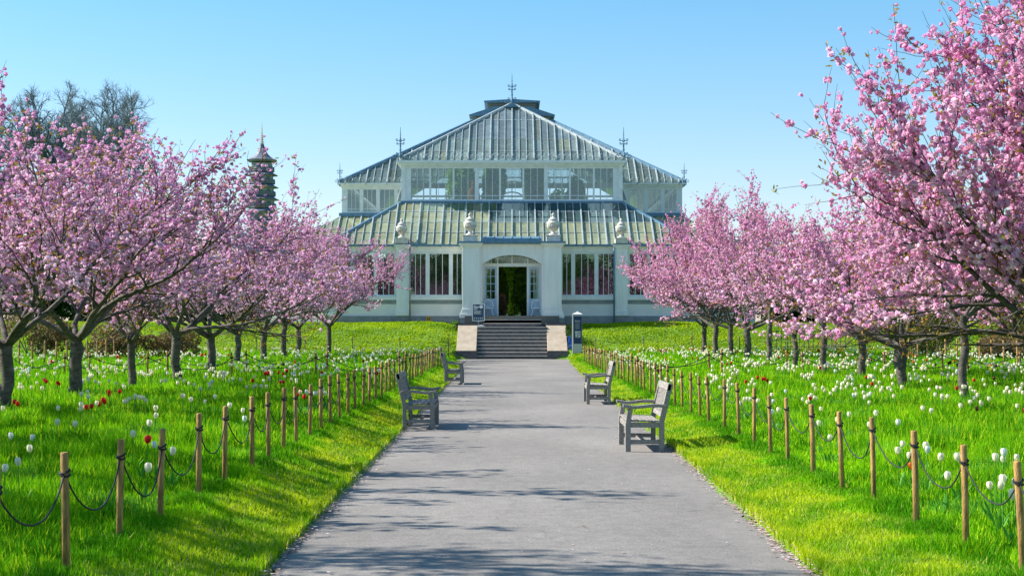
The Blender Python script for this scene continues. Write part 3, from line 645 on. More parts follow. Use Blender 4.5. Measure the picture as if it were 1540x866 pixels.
# ------------------------------------------------------------------ signs, chairs by the door
yb = 83.4; B = empty('sign_board', (PX(719.5, yb), yb, 1.715), 'slate blue notice board in a white frame at the top left of the steps', 'sign')
c = MB(); w, z0, z1 = 0.34, 0.30, 1.25
c.box(-w, w, -0.03, 0.03, z0, z0 + 0.04); c.box(-w, w, -0.03, 0.03, z1 - 0.04, z1); c.box(-w, -w + 0.04, -0.03, 0.03, z0 + 0.04, z1 - 0.04); c.box(w - 0.04, w, -0.03, 0.03, z0 + 0.04, z1 - 0.04); c.build('frame', M['print'], B)
c = MB(); c.box(-w + 0.04, w - 0.04, -0.015, 0.015, z0 + 0.04, z1 - 0.04); bd = c.build('board', M['slate'], B)
c = MB()
for (x0, x1, z, h) in ((-.26, -.14, 1.14, .03), (-.26, .04, 1.07, .05), (-.26, -.02, .99, .04), (-.26, -.08, .93, .03)): c.box(x0, x1, -0.019, -0.016, z - h / 2, z + h / 2)
for k in range(7): c.box(-.25, .16 - 0.04 * (k % 3), -0.019, -0.016, .85 - k * .028, .862 - k * .028)
c.prism([(0.15 + .1 * math.cos(a), 1.08 + .1 * math.sin(a)) for a in np.linspace(0, 2 * math.pi, 20, endpoint=False)], 'y', -0.019, -0.016)
for k in range(5): c.box(-.25 + k * .11, -.21 + k * .11, -0.019, -0.016, .42, .49)
c.build('lettering', M['print'], bd)
c = MB(); c.box(-0.03, 0.03, 0, 0.04, 0.03, 0.3); c.lathe([(0.30, 0.0), (0.30, 0.05), (0.06, 0.11)], (0.06, 0, 0), 16); c.build('base', M['grey'], B, smooth=False)

yt_ = 80.0; T = empty('information_pillar', (PX(868.5, yt_), yt_, h1(PX(868.5, yt_), yt_) - 0.03), 'slim grey information pillar with a navy panel at the right of the steps', 'sign')
c = MB(); c.box(-0.23, 0.23, -0.12, 0.12, 0, 2.02); c.box(-0.27, -0.231, -0.14, 0.14, 0, 2.05); c.build('pillar_body', M['grey'], T)
c = MB(); c.add([(-.29, -.16, 2.05), (.27, -.16, 2.05), (.27, .16, 2.05), (-.29, .16, 2.05), (0, 0, 2.17)], [(0, 1, 4), (1, 2, 4), (2, 3, 4), (3, 0, 4), (3, 2, 1, 0)]); c.tube([(0, 0, 2.15), (0, 0, 2.22)], 0.02, 6); c.build('cap', M['print'], T)
c = MB(); c.box(-0.20, 0.215, -0.135, -0.121, 0.50, 1.94); pn = c.build('panel', M['navy'], T)
c = MB()
for (x0, x1, z, h) in ((-.12, -.06, 1.70, .05), (-.03, .14, 1.70, .02), (-.12, .13, 1.62, .012), (-.13, .15, 1.13, .045), (-.13, -.02, 1.06, .05), (.0, .15, 1.04, .03), (-.12, .15, .98, .04), (-.12, -.02, .92, .05), (.04, .15, .90, .05), (-.12, .15, .84, .025)): c.box(x0, x1, -0.139, -0.136, z - h / 2, z + h / 2)
for k in range(9): c.box(-.12, .13 - .03 * (k % 3), -0.139, -0.136, 1.55 - k * .035, 1.556 - k * .035)
c.build('lettering', M['print'], pn)
Hp = empty('hydrant_plate', (PX(644.5, 85.75), 85.72, 1.9), 'small yellow hydrant marker plate against the grey plinth below the left windows', 'sign')
c = MB(); c.box(-0.11, 0.11, -0.02, 0.02, 0.1, 0.4); c.build('plate', M['yellow'], Hp, bevel=0.01)
c = MB(); c.box(-0.06, -0.03, -0.024, -0.021, 0.16, 0.34); c.box(0.03, 0.06, -0.024, -0.021, 0.16, 0.34); c.box(-0.03, 0.03, -0.024, -0.021, 0.235, 0.265); c.build('letter', M['black'], Hp)
c = MB(); c.box(-0.03, 0.03, -0.018, 0.018, -0.05, 0.1); c.build('stake', M['stone'], Hp)
for s, lb in ((-1, 'white ornate iron chair beside the left door leaf, half behind the sign board'), (1, 'white ornate iron chair beside the right door leaf')):
    xc = PX(734 if s < 0 else 807, 84.95); C = empty('iron_chair', (xc, 84.93, 2.312), lb, 'chair', 'white iron chairs beside the glasshouse door')
    c = MB(); w = 0.27
    c.tube([(-w, 0.1, 0.42), (-w * 1.0, 0.12, 0.62), (-w * .75, 0.14, 0.8), (-w * .3, 0.15, .88), (0, .15, .9), (w * .3, .15, .88), (w * .75, .14, .8), (w, .12, .62), (w, .1, .42)], 0.028, 6)
    for (x, z) in ((0, .8), (-.12, .72), (.12, .72), (-.17, .58), (.17, .58), (0, .64), (-.07, .52), (.07, .52), (0, .48)):
        c.tube([(x + .05 * math.cos(a), .135, z + .05 * math.sin(a)) for a in np.linspace(0, 2 * math.pi, 9)], 0.014, 4)
    c.build('backrest', M['print'], C)
    c = MB(); c.lathe([(0.27, 0.40), (0.28, 0.42), (0.27, 0.44)], (0, -0.08, 0), 18); c.build('seat', M['print'], C)
    for (x, y) in ((-1, -1), (1, -1), (-1, 1), (1, 1)):
        c = MB(); c.tube([(x * .2, y * .15 - .06, .41), (x * .23, y * .18 - .06, .2), (x * .3, y * .22 - .06, 0.0)], [0.022, 0.018, 0.02], 6); c.build('leg', M['print'], C)

# ------------------------------------------------------------------ benches
def make_bench(L=1.45):
    """faces +x, runs along y from 0 to L, back at x=0; depth .58"""
    o = empty('park_bench', (0, 0, 0), 'x', 'bench', 'weathered wooden benches beside the path')
    tk = M['teak']
    for y in (0.035, L - 0.035):
        c = MB(); c.bar((0.06, y, 0), (0.06, y, 0.43), 0.07, 0.075, (0, 1, 0)); c.bar((0.062, y, 0.40), (-0.06, y, 0.93), 0.07, 0.07, (0, 1, 0)); c.build('back_leg', tk, o, bevel=0.006)
        c = MB(); c.bar((0.53, y, 0), (0.53, y, 0.40), 0.075, 0.075, (0, 1, 0)); c.bar((0.53, y, 0.38), (0.495, y, 0.62), 0.07, 0.07, (0, 1, 0)); c.build('front_leg', tk, o, bevel=0.006)
        c = MB(); n = 9; top = []
        for i in range(n + 1):
            t = i / n; x = 0.0 + t * 0.60; z = 0.645 + 0.012 * math.sin(t * math.pi * 2) + (0.01 if t > .8 else 0); top.append((x, z))
        poly = top + [(x, z - 0.045) for x, z in top[::-1]]
        c.prism(poly, 'y', y - 0.05, y + 0.05); c.build('armrest', tk, o, bevel=0.006)
        c = MB(); c.box(0.09, 0.50, y - 0.02, y + 0.02, 0.10, 0.16); c.build('stretcher', tk, o, bevel=0.004)
        c = MB(); c.box(0.09, 0.51, y - 0.022, y + 0.022, 0.33, 0.40); c.build('seat_rail', tk, o, bevel=0.004)
    c = MB(); c.box(0.515, 0.55, 0.07, L - 0.07, 0.32, 0.395); c.build('front_rail', tk, o, bevel=0.004)
    c = MB(); c.box(0.28, 0.32, 0.055, L - 0.055, 0.105, 0.155); c.build('stretcher', tk, o, bevel=0.004)
    c = MB()
    for i in range(5): x = 0.085 + i * 0.096; z = 0.403 + 0.004 * i; c.box(x, x + 0.082, 0.0 if 0 < i < 4 else 0.07, L if 0 < i < 4 else L - 0.07, z, z + 0.022)
    c.build('seat', tk, o, bevel=0.004)
    c = MB()
    def bk(z): return 0.062 - (z - 0.40) * 0.23
    c.bar((bk(.89) + .005, 0.0, .89), (bk(.89) + .005, L, .89), 0.045, 0.10, (-.23, 0, 1)); c.bar((bk(.5) + .005, 0.07, .5), (bk(.5) + .005, L - 0.07, .5), 0.04, 0.06, (-.23, 0, 1))
    k = int((L - 0.2) / 0.095)
    for i in range(k + 1): y = 0.11 + i * (L - 0.22) / k; c.bar((bk(.52) + .005, y, .52), (bk(.85) + .005, y, .85), 0.055, 0.018, (1, 0, 0))
    c.build('backrest', tk, o, bevel=0.003)
    return o
b0 = make_bench()
def place(o, x, y, flip, sy, label, sc=1.0, rz=0):
    o.location = (x, y, 0.012); o.rotation_euler = (0, 0, rz); o.scale = ((-1 if flip else 1) * sc, sy, sc); o['label'] = label
spots = [(PX(603, 25.8), 25.75, False, 1.1, 'near bench on the left edge of the path, facing right'),
         (PX(667, 45.5), 45.4, False, 1.05, 'far bench on the left edge of the path, small and close to the steps'),
         (PX(1001, 21.3), 21.2, True, 0.95, 'nearest and largest bench, on the right edge of the path facing left'),
         (PX(919.5, 34.2), 34.0, True, 0.95, 'farther bench on the right edge of the path, behind the nearest bench')]
srcs = [b0] + [copy_tree(b0) for _ in range(3)]
for o, (x, y, fl_, sy, lb) in zip(srcs, spots): place(o, x, y, fl_, sy, lb, 1.0)

# ------------------------------------------------------------------ rope fences
FL, FR = -2.74, 3.26
kl, kr = 0.857, 0.931
left_y = [v * kl for v in (9.45, 10.9, 12.5, 13.9, 15.7, 17.0, 18.7, 20, 21.5, 22.8, 24.2, 25.7, 27, 28.5)]
while left_y[-1] < 59: left_y.append(left_y[-1] + 1.25)
right_y = [v * kr for v in (9.0, 10.5, 11.75, 13.2, 14.7, 16.2, 17.7, 19.3, 20.6, 22, 23.6, 25.2, 27.1)]
while right_y[-1] < 68: right_y.append(right_y[-1] + 1.35)
rr = random.Random(8)
def fence(pts, label, hpost=0.74, rad=0.025, m=M['post'], sag=0.30, tie=True, rope_r=0.006, name='rope_fence', short=False):
    o = empty(name, (*pts[0], h1(*pts[0])), label, 'fence'); inv = Matrix.Translation(-Vector(o.location)); tops = []
    for (x, y) in pts:
        x += rr.uniform(-.02, .02); z = h1(x, y); lx, ly = rr.uniform(-.028, .028) - 0.012 * (x > 0) * 2, rr.uniform(-.02, .02); hp = hpost + rr.uniform(-.025, .025)
        r = rad * rr.uniform(.92, 1.1)
        c = MB(); c.tube([(x, y, z - 0.15), (x + lx * .5, y + ly * .5, z + hp * .5), (x + lx, y + ly, z + hp - 0.012), (x + lx, y + ly, z + hp)], [r, r, r, r * .86], 10)
        p = c.build('post', m, o); p.matrix_parent_inverse = inv
        for f_ in p.data.polygons: f_.use_smooth = len(f_.vertices) == 4
        zt = z + hp - (0.12 + rr.uniform(-.01, .02)); tops.append((x + lx * .85, y + ly * .85, zt))
        if tie:
            c = MB()
            for dz in (0.008, -0.010) if rope_r > .005 else (0,): c.tube([(x + lx * .85 + (r + .006) * math.cos(a), y + ly * .85 + (r + .006) * math.sin(a), zt + dz + 0.012 * math.sin(a + dz * 60)) for a in np.linspace(0, 2 * math.pi, 11)], rope_r * 1.15, 5)
            c.build('rope_tie', M['rope'], p)
    for a, b in zip(tops[:-1], tops[1:]):
        s_ = sag * rr.uniform(.75, 1.15); ln = math.hypot(b[0] - a[0], b[1] - a[1]); n = 12
        sk = rr.uniform(.85, 1.15)
        c = MB(); c.tube([(a[0] + (b[0] - a[0]) * t + 0.03 * math.sin(math.pi * t) * rr.uniform(0.9, 1.1), a[1] + (b[1] - a[1]) * t, a[2] + (b[2] - a[2]) * t - s_ * (1 - abs(2 * t ** sk - 1) ** 2.2)) for t in [i / n for i in range(n + 1)]], rope_r, 5)
        p = c.build('rope', M['rope'], o, smooth=True); p.matrix_parent_inverse = inv
    return o
fence([(FL, y) for y in left_y], 'long rope and post fence running beside the path on its left')
fence([(FR, y) for y in right_y], 'long rope and post fence running beside the path on its right', hpost=0.78, sag=0.27)
for (yy, wd) in ((42.5, 'nearer'), (45.0, 'farther')):
    fence([(-3.1 - 2.35 * i, yy + 0.05 * i) for i in range(7)], f'{wd} of the two rope fences crossing the tulip meadow left of the path', 0.78, 0.032, sag=0.36, rope_r=.012)
    fence([(3.7 + 2.4 * i, yy + 2 + 0.05 * i) for i in range(6)], f'{wd} of the two rope fences crossing the tulip meadow right of the path', 0.78, 0.032, sag=0.36, rope_r=.012)
fence([(-3.2 - 2.4 * i, 76.6) for i in range(6)], 'thin dark stake fence along the foot of the grass bank left of the steps', 1.0, 0.025, M['darkpost'], sag=.16)
fence([(4.2 + 2.4 * i, 76.6) for i in range(6)], 'thin dark stake fence along the foot of the grass bank right of the steps', 1.0, 0.025, M['darkpost'], sag=.16)
fence([(-17.0, 50 + 1.4 * i) for i in range(13)], 'rope and post fence in front of the brown brambles at the far left', 0.95, 0.035, sag=.2)
fence([(17.0, 50 + 1.4 * i) for i in range(12)], 'rope and post fence in front of the olive shrubs at the far right', 1.0, 0.035, sag=.2)

# ------------------------------------------------------------------ trees
def tubes_np(lines):
    Vs, Fs = [], []; off = 0
    for pts, rad, n in lines:
        P = np.asarray(pts); k = len(P); T = np.gradient(P, axis=0); T /= np.linalg.norm(T, axis=1)[:, None] + 1e-9
        ref = np.cross(T[0], [0.3, 0.2, 1.0]); ref /= np.linalg.norm(ref) + 1e-9
        Rv = ref - T * (T @ ref)[:, None]; Rv /= np.linalg.norm(Rv, axis=1)[:, None] + 1e-9; Uv = np.cross(T, Rv)
        a = 2 * np.pi * np.arange(n) / n; r = np.asarray(rad)[:, None, None]
        Vv = P[:, None, :] + r * (Rv[:, None, :] * np.cos(a)[None, :, None] + Uv[:, None, :] * np.sin(a)[None, :, None])
        ii = off + np.arange(k * n).reshape(k, n); jj = np.roll(ii, -1, axis=1)
        Fs.append(np.stack([ii[:-1], jj[:-1], jj[1:], ii[1:]], -1).reshape(-1, 4)); Vs.append(Vv.reshape(-1, 3)); off += k * n
    return np.concatenate(Vs), np.concatenate(Fs)
def nrm(v): return v / (np.linalg.norm(v) + 1e-9)
def walk(rg, p, d, L, n, wander, up):
    pts = [p]
    for i in range(n):
        d = nrm(d + rg.normal(0, wander, 3) + np.array([0, 0, up])); p = p + d * L / n; pts.append(p)
    return np.array(pts)
def deflect(rg, d, ang, up=0.0):
    r = nrm(np.cross(d, rg.normal(0, 1, 3))); return nrm(d * math.cos(ang) + r * math.sin(ang) + np.array([0, 0, up]))
def at(pts, t):
    k = len(pts) - 1; i = min(int(t * k), k - 1); f = t * k - i; return pts[i] * (1 - f) + pts[i + 1] * f, nrm(pts[i + 1] - pts[i])
def grow(seed, trunk_h=1.45, trunk_r=0.118, n1=7, n2=9, n3=11, L1=3.9, L2=1.9, L3=0.9, lean=(0, 0), el=(20, 60), limbs=None, dens=1.5, shoots=5):
    rg = np.random.default_rng(seed); lines = []; cl = []; lf = []
    tp = [np.array([0, 0, -0.15])]
    for i in range(1, 7):
        t = i / 6; tp.append(np.array([lean[0] * t ** 1.2 + rg.normal(0, .02), lean[1] * t ** 1.2 + rg.normal(0, .02), -0.15 + (trunk_h + .15) * t]))
    tr = [trunk_r * v for v in (1.35, 1.08, 1.0, .97, .96, 1.0, .85)]; lines.append((np.array(tp), tr, 10))
    fk = tp[-1]
    def keep(q_, sz):
        dd_ = q_ - fk; D = math.hypot(dd_[0], dd_[1]) + max(dd_[2], 0) * .8
        if rg.random() < min(1, (D / 3.0) ** 1.4) and q_[2] > max(1.25, 2.5 - .28 * D) + .2 * rg.random(): cl.append(np.append(q_, sz))
    def twig(p, d, L, r0, lev):
        n = 5 if L > 0.6 else 4; w = walk(rg, p, d, L, n, 0.13, 0.06); w[:, 2] = np.maximum(w[:, 2], 1.0); lines.append((w, np.linspace(r0, r0 * .35, n + 1), 3))
        m_ = max(2, int(L / 0.085 * dens * (.75 if L < 1.2 else .55))); ts = rg.uniform(0.12, 1.0, m_)
        for t in ts:
            if t > .8 and rg.random() < .35: continue
            q_, dd = at(w, t); keep(q_ + rg.normal(0, 0.042, 3), rg.uniform(.026, .052) * (1 if t < .85 else .75))
        for _ in range(max(1, int(L * 3))):
            q_, dd = at(w, rg.uniform(.3, 1)); lf.append(q_ + rg.normal(0, .05, 3))
    az0 = rg.uniform(0, 6.28)
    for i in range(n1):
        if limbs: az, e, LL, rm = limbs[i]; az = math.radians(az); e = math.radians(e)
        else:
            az = az0 + i * 2 * math.pi / n1 * 1.0 + rg.normal(0, .25); e = math.radians(rg.uniform(*el) if i % 3 else rg.uniform(el[1] - 12, el[1])); LL = L1 * rg.uniform(.85, 1.12); rm = 1
        d = np.array([math.cos(az) * math.cos(e), math.sin(az) * math.cos(e), math.sin(e)])
        st_, _ = at(np.array(tp), rg.uniform(.86, .99)); w1 = walk(rg, st_, d, LL, 9, 0.13, 0.025 if e > .7 else 0.03)
        w1[1:, 2] = np.maximum(w1[1:, 2], w1[0, 2] + .12 + .03 * np.arange(len(w1) - 1)); r1 = trunk_r * rg.uniform(.48, .6) * rm; rad1 = r1 * (1 - np.linspace(0, 1, 10) ** .8 * .85); lines.append((w1, rad1, 7))
        for _ in range(shoots):      # long straight new shoots, blossom thinning to the tip
            p_, dd_ = at(w1, rg.uniform(.55, .99)); twig(p_, deflect(rg, dd_, rg.uniform(.15, .5), rg.uniform(.15, .6)), rg.uniform(1.3, 2.1) * L1 / 3.9, .011, 3)
        for j in range(n2 + 1):
            t = 1.0 if j == n2 else 0.16 + 0.82 * (j + rg.uniform(.1, .9)) / n2
            p, d1 = at(w1, min(t, .999)); L2_ = L2 * rg.uniform(.7, 1.2) * (1.12 - .35 * t)
            d2 = deflect(rg, d1, math.radians(rg.uniform(30, 62)) if j < n2 else .1, 0.22)
            w2 = walk(rg, p, d2, L2_, 7, 0.15, 0.03); w2[:, 2] = np.maximum(w2[:, 2], min(w2[0, 2], 1.35)); r2 = r1 * (1 - t ** .8 * .85) * .5 + .006; lines.append((w2, r2 * (1 - np.linspace(0, 1, 8) * .75), 4))
            for k in range(n3 + 1):
                u = 1.0 if k == n3 else 0.12 + .86 * (k + rg.uniform(.1, .9)) / n3
                p3, dd2 = at(w2, min(u, .999)); L3_ = L3 * rg.uniform(.35, 1.1) * (1.1 - .3 * u)
                if rg.random() < .06: L3_ *= 1.6
                twig(p3, deflect(rg, dd2, math.radians(rg.uniform(25, 65)) if k < n3 else .1, rg.uniform(.05, .5)), L3_, .0075, 3)
            for u in rg.uniform(.35, 1, int(L2_ / .12 * dens)):
                q_, dd = at(w2, u); keep(q_ + rg.normal(0, .05, 3), rg.uniform(.03, .052))
    return lines, np.array(cl), np.array(lf)
# a blossom pompom: ruffled petals over a small core
def pompom(rg, n=13):
    Vs = []; 
    for i in range(n):
        d = nrm(rg.normal(0, 1, 3)); a = nrm(np.cross(d, rg.normal(0, 1, 3))); b = np.cross(d, a)
        d2 = nrm(d + rg.normal(0, .35, 3)); a = nrm(a - d2 * (a @ d2)); b = np.cross(d2, a); c = d * rg.uniform(.35, .8); s = rg.uniform(.42, .62)
        for (u, v, w) in ((-1, -.8, .12), (1, -.9, -.1), (.85, 1, .15), (-.9, .9, -.12)): Vs.append(c + (a * u + b * v) * s + d2 * w * .8)
    return np.array(Vs)
prg = np.random.default_rng(77); POMS = [pompom(prg, 10) for _ in range(10)]
def rotmats(rg, n):
    q = rg.normal(0, 1, (n, 4)); q /= np.linalg.norm(q, axis=1)[:, None]; w, x, y, z = q.T
    return np.stack([1 - 2 * (y * y + z * z), 2 * (x * y - z * w), 2 * (x * z + y * w), 2 * (x * y + z * w), 1 - 2 * (x * x + z * z), 2 * (y * z - x * w), 2 * (x * z - y * w), 2 * (y * z + x * w), 1 - 2 * (x * x + y * y)], -1).reshape(n, 3, 3)
def scatter(rg, base_list, pos, size):
    out = []; which = rg.integers(0, len(base_list), len(pos)); ids = []
    for v, b in enumerate(base_list):
        m_ = np.where(which == v)[0]
        if not len(m_): continue
        Rm = rotmats(rg, len(m_)); out.append(np.einsum('nij,kj->nki', Rm, b) * size[m_][:, None, None] + pos[m_][:, None, :]); ids.append(np.repeat(m_, len(b)))
    V_ = np.concatenate([o.reshape(-1, 3) for o in out]); ids = np.concatenate(ids); return V_, np.arange(len(V_)).reshape(-1, 4), ids
LEAF = np.array([(-.35, 0, .1), (0, -1, 0), (.35, 0, .1), (0, 1, .15)])
def tree_meshes(name, seed, pal, leafpal, leaff=1.0, bl=1.0, **kw):
    lines, cl, lf = grow(seed, **kw); rg = np.random.default_rng(seed + 1000)
    V_, F_ = tubes_np(lines); wood = np_mesh(name + '_wood', V_, F_, M['bark'], smooth=True)
    V_, F_, ids = scatter(rg, POMS, cl[:, :3], cl[:, 3] * bl)
    t = rg.beta(1.6, 1.6, len(cl))[:, None]; c = (np.array(pal[0]) * (1 - t) + np.array(pal[1]) * t)
    # lower-hung clusters open first and are paler: a real gradient of bloom stage
    hz = np.clip((cl[:, 2:3] - 2.2) / 4.0, 0, 1); c = c * (1 - hz * .25) + np.array(pal[2]) * hz * .25
    pv = rg.uniform(.86, 1.12, (len(V_) // 4, 1)).repeat(4, 0)
    blo = np_mesh(name + '_blossom', V_, F_, M['blossom'], col=np.clip(c[ids] * pv, 0, 1))
    k = int(len(lf) * leaff); lf = lf[rg.permutation(len(lf))[:k]] if k <= len(lf) else lf
    lf = np.repeat(lf, 3, 0) + rg.normal(0, .03, (len(lf) * 3, 3))
    V_, F_, ids = scatter(rg, [LEAF], lf, rg.uniform(.028, .052, len(lf)))
    t = rg.random(len(lf))[:, None]; c = np.array(leafpal[0]) * (1 - t) + np.array(leafpal[1]) * t
    lea = np_mesh(name + '_leaves', V_, F_, M['leaf'], col=c[ids])
    ms = [o.data for o in (wood, blo, lea)]
    for o in (wood, blo, lea): bpy.data.objects.remove(o)
    return ms
PAL_L = ((0.72, 0.34, 0.62), (0.96, 0.78, 0.92), (0.82, 0.30, 0.60)); PAL_R = ((0.80, 0.34, 0.63), (0.97, 0.77, 0.90), (0.86, 0.28, 0.58))
LP = ((0.40, 0.15, 0.02), (0.34, 0.32, 0.04))
PROTO = dict(
    a=tree_meshes('a', 11, PAL_L, LP, dens=.98), b=tree_meshes('b', 22, PAL_L, LP, dens=.98, trunk_r=.112, n1=8),
    c=tree_meshes('c', 33, PAL_R, LP, trunk_r=.13, leaff=1.0), d=tree_meshes('d', 44, PAL_R, LP, n1=8),
    thin=tree_meshes('thin', 55, PAL_R, LP, trunk_r=.085, trunk_h=1.9, n1=5, n2=6, n3=7, L1=2.0, L2=1.1, L3=.6, dens=.8, el=(30, 70), shoots=1),
    thinl=tree_meshes('thinl', 56, PAL_L, LP, trunk_r=.09, trunk_h=1.5, n1=6, n2=7, n3=8, L1=2.4, L2=1.3, L3=.7, dens=1.1, el=(30, 70), shoots=2),
    big=tree_meshes('big', 68, PAL_R, LP, trunk_r=.2, trunk_h=1.0, lean=(-0.75, 0.1), n1=12, n2=10, n3=12, L1=4.3, L2=2.2, L3=1.05, bl=1.12, dens=1.15, shoots=6,
                    limbs=[(180, 20, 3.9, .9), (150, 28, 4.0, .9), (205, 38, 4.3, .9), (179, 45, 4.9, .8), (230, 60, 4.6, .9), (120, 62, 4.6, .9), (60, 50, 4.0, .8), (310, 50, 4.0, .8), (0, 68, 4.6, .9), (200, 72, 5.0, .8), (100, 72, 5.2, .8), (222, 40, 3.8, .8)]))
def cherry(kind, x, y, sx, sz, rz, label, group):
    o = empty('cherry_tree', (x, y, h1(x, y)), label, 'cherry tree', group); o.rotation_euler = (0, 0, math.radians(rz)); o.scale = (sx, sx, sz)
    for nm, me in zip(('trunk', 'blossom', 'leaves'), PROTO[kind]): link(bpy.data.objects.new(nm, me), o)
    return o
GL_, GR_ = 'cherry trees in the meadow left of the path', 'cherry trees in the meadow right of the path'
cherry('b', PX(9, 25.5), 25.5, 1.04, .86, 20, 'nearest cherry tree on the left, its thick dark trunk cut by the photo edge', GL_)
cherry('a', PX(113, 29.5), 29.5, 1.08, .88, 100, 'second cherry tree on the left, stout pale trunk with a knobbly side and low fork', GL_)
cherry('thinl', PX(199, 33.5), 33.5, 1, .85, 60, 'slender young cherry tree on the left with a thin straight trunk', GL_)
cherry('b', PX(265, 38.5), 38.5, 1.05, .95, 200, 'cherry tree with a rough dark forked trunk behind the slender left one', GL_)
cherry('a', PX(319, 44.5), 44.5, 1.05, .85, 250, 'cherry tree on the left with a straight pale trunk and a right-hand limb', GL_)
cherry('b', PX(358, 56), 56, 1.0, .86, 310, 'cherry tree on the left whose short trunk splits low into a V', GL_)
cherry('a', PX(396, 61), 61, 1.08, 1.0, 75, 'cherry tree with a broad dark trunk before the left bank', GL_)
cherry('thinl', PX(428, 66), 66, 1.4, 1.2, 130, 'thin trunked cherry tree between two broader trunks near the left bank', GL_)
cherry('b', PX(449, 72), 72, 1.05, 1.02, 20, 'cherry tree with a forked trunk, second from the glasshouse on the left', GL_)
cherry('a', PX(495, 75.5), 75.5, 1.02, 1.06, 160, 'last cherry tree on the left, closest to the glasshouse steps', GL_)
cherry('b', -12.6, 19.5, 1.0, 1.0, 40, 'cherry tree at the left edge of the photo, only its twig tips in view', GL_)
cherry('a', -9.3, 11.4, .86, 1.3, 140, 'cherry tree just outside the left of the photo, whose shade crosses the foreground path', GL_)
cherry('thinl', -9.0, 17.2, 1.35, 1.35, 240, 'cherry tree just outside the left of the photo, whose shade reaches the path edge', GL_)
cherry('c', PX(1357, 34), 34, .84, .80, 30, 'cherry tree with a tall dark trunk, second largest on the right', GR_)
cherry('d', PX(1297, 39.8), 39.8, .86, .78, 120, 'cherry tree with a stout pale trunk forking into three on the right', GR_)
cherry('thin', PX(1239, 43), 43, 1.1, 1.05, 80, 'young cherry tree, slim grey stem left of the stout forked trunk on the right', GR_)
cherry('thin', PX(1196, 50), 50, 1.0, .95, 200, 'sparse sapling cherry with an open fork in the right meadow', GR_)
cherry('thin', PX(1157, 57), 57, 1.1, 1.1, 310, 'slim cherry sapling just right of the thick dark trunk, far right meadow', GR_)
cherry('c', PX(1124, 62), 62, 1.05, 1.05, 210, 'cherry tree with the thickest dark trunk in the far right meadow', GR_)
cherry('d', PX(1099, 69), 69, 1.0, 1.1, 260, 'cherry tree with a short dark trunk, third from the glasshouse on the right', GR_)
cherry('c', PX(1076, 73), 73, 1.0, 1.12, 330, 'cherry tree second from the glasshouse on the right', GR_)
cherry('d', PX(1059, 76), 76, 1.0, 1.04, 10, 'last cherry tree on the right, closest to the glasshouse', GR_)
cherry('thin', PX(1449, 28.5), 28.5, .95, .92, 20, 'young cherry with a thin grey trunk under the big foreground blossom on the right', GR_)
cherry('big', 9.6, 22.5, 1.0, 1.0, 0, 'huge foreground cherry tree on the right with a leaning dark limb and dense blossom', GR_)
cherry('c', 11.5, 45.5, 1.0, .85, 70, 'cherry tree deep in the right meadow behind the stout forked trunk', GR_)
cherry('d', 13.5, 33, 1.0, .85, 170, 'cherry tree at the right edge, seen through the foreground blossom', GR_)

# bare trees far left
def bare(x, y, h, r, seed, label):
    """broad dome of fine twigs on long forking limbs"""
    rg = np.random.default_rng(seed); lines = []; o = empty('bare_tree', (x, y, 0.9), label, 'tree', 'bare trees behind the cherries')
    hc = h - r * .95; tr = walk(rg, np.array([0, 0, 0.]), np.array([0, 0, 1.]), hc - r * .72, 6, .03, .1); lines.append((tr, np.linspace(.45, .3, 7), 8)); tw = []
    def lim(p): q_ = (p - np.array([0, 0, hc])) / np.array([r, r, r * .95]); return np.linalg.norm(q_) < 1.0
    def cut(w):
        k = len(w)
        for i_, p in enumerate(w):
            if not lim(p) and p[2] > hc - r * .5: k = max(2, i_); break
        return w[:k]
    for i in range(17):
        az = i * 2.4 + rg.normal(0, .2); e = math.radians(20 + 62 * ((i * .618) % 1)); d = np.array([math.cos(az) * math.cos(e), math.sin(az) * math.cos(e), math.sin(e)])
        w = cut(walk(rg, tr[-1] if i % 2 else at(tr, .9)[0], d, r * 1.55, 10, .13, .03)); n_ = len(w)
        lines.append((w, np.linspace(.13, .04, n_), 5))
        for j in range(11):
            p, dd = at(w, .3 + .7 * j / 11.01); w2 = cut(walk(rg, p, deflect(rg, dd, rg.uniform(.5, 1.0), .15), r * .45 * rg.uniform(.7, 1.1), 7, .2, .03)); lines.append((w2, np.linspace(.042, .02, len(w2)), 4))
            for k in range(10):
                p, dd = at(w2, .15 + .85 * k / 10.01); w3 = walk(rg, p, deflect(rg, dd, rg.uniform(.4, 1.0), .2), r * .17 * rg.uniform(.7, 1.2), 4, .25, .04)
                tw.append((w3, np.linspace(.019, .011, 5), 3))
                for q_ in range(4):
                    p, dd = at(w3, rg.uniform(.2, 1) * .99); tw.append((walk(rg, p, deflect(rg, dd, rg.uniform(.4, .9), .15), r * .10, 2, .25, .05), [.012, .009, .006], 3))
    V_, F_ = tubes_np(lines); np_mesh('trunk', V_, F_, M['bluebark'], o, smooth=True)
    V_, F_ = tubes_np(tw); np_mesh('crown', V_, F_, M['bluebark'], o, smooth=True); return o
bare(PX(168, 120), 120, 20.0, 4.6, 4, 'tall bare tree with a rounded crown of dark twigs above the left blossom'); bare(PX(80, 124), 124, 21.2, 4.4, 9, 'bare tree overlapping the rounded one, directly above the left blossom')
bare(PX(-35, 118), 118, 18, 4.5, 14, 'bare tree cut by the left edge of the photo')

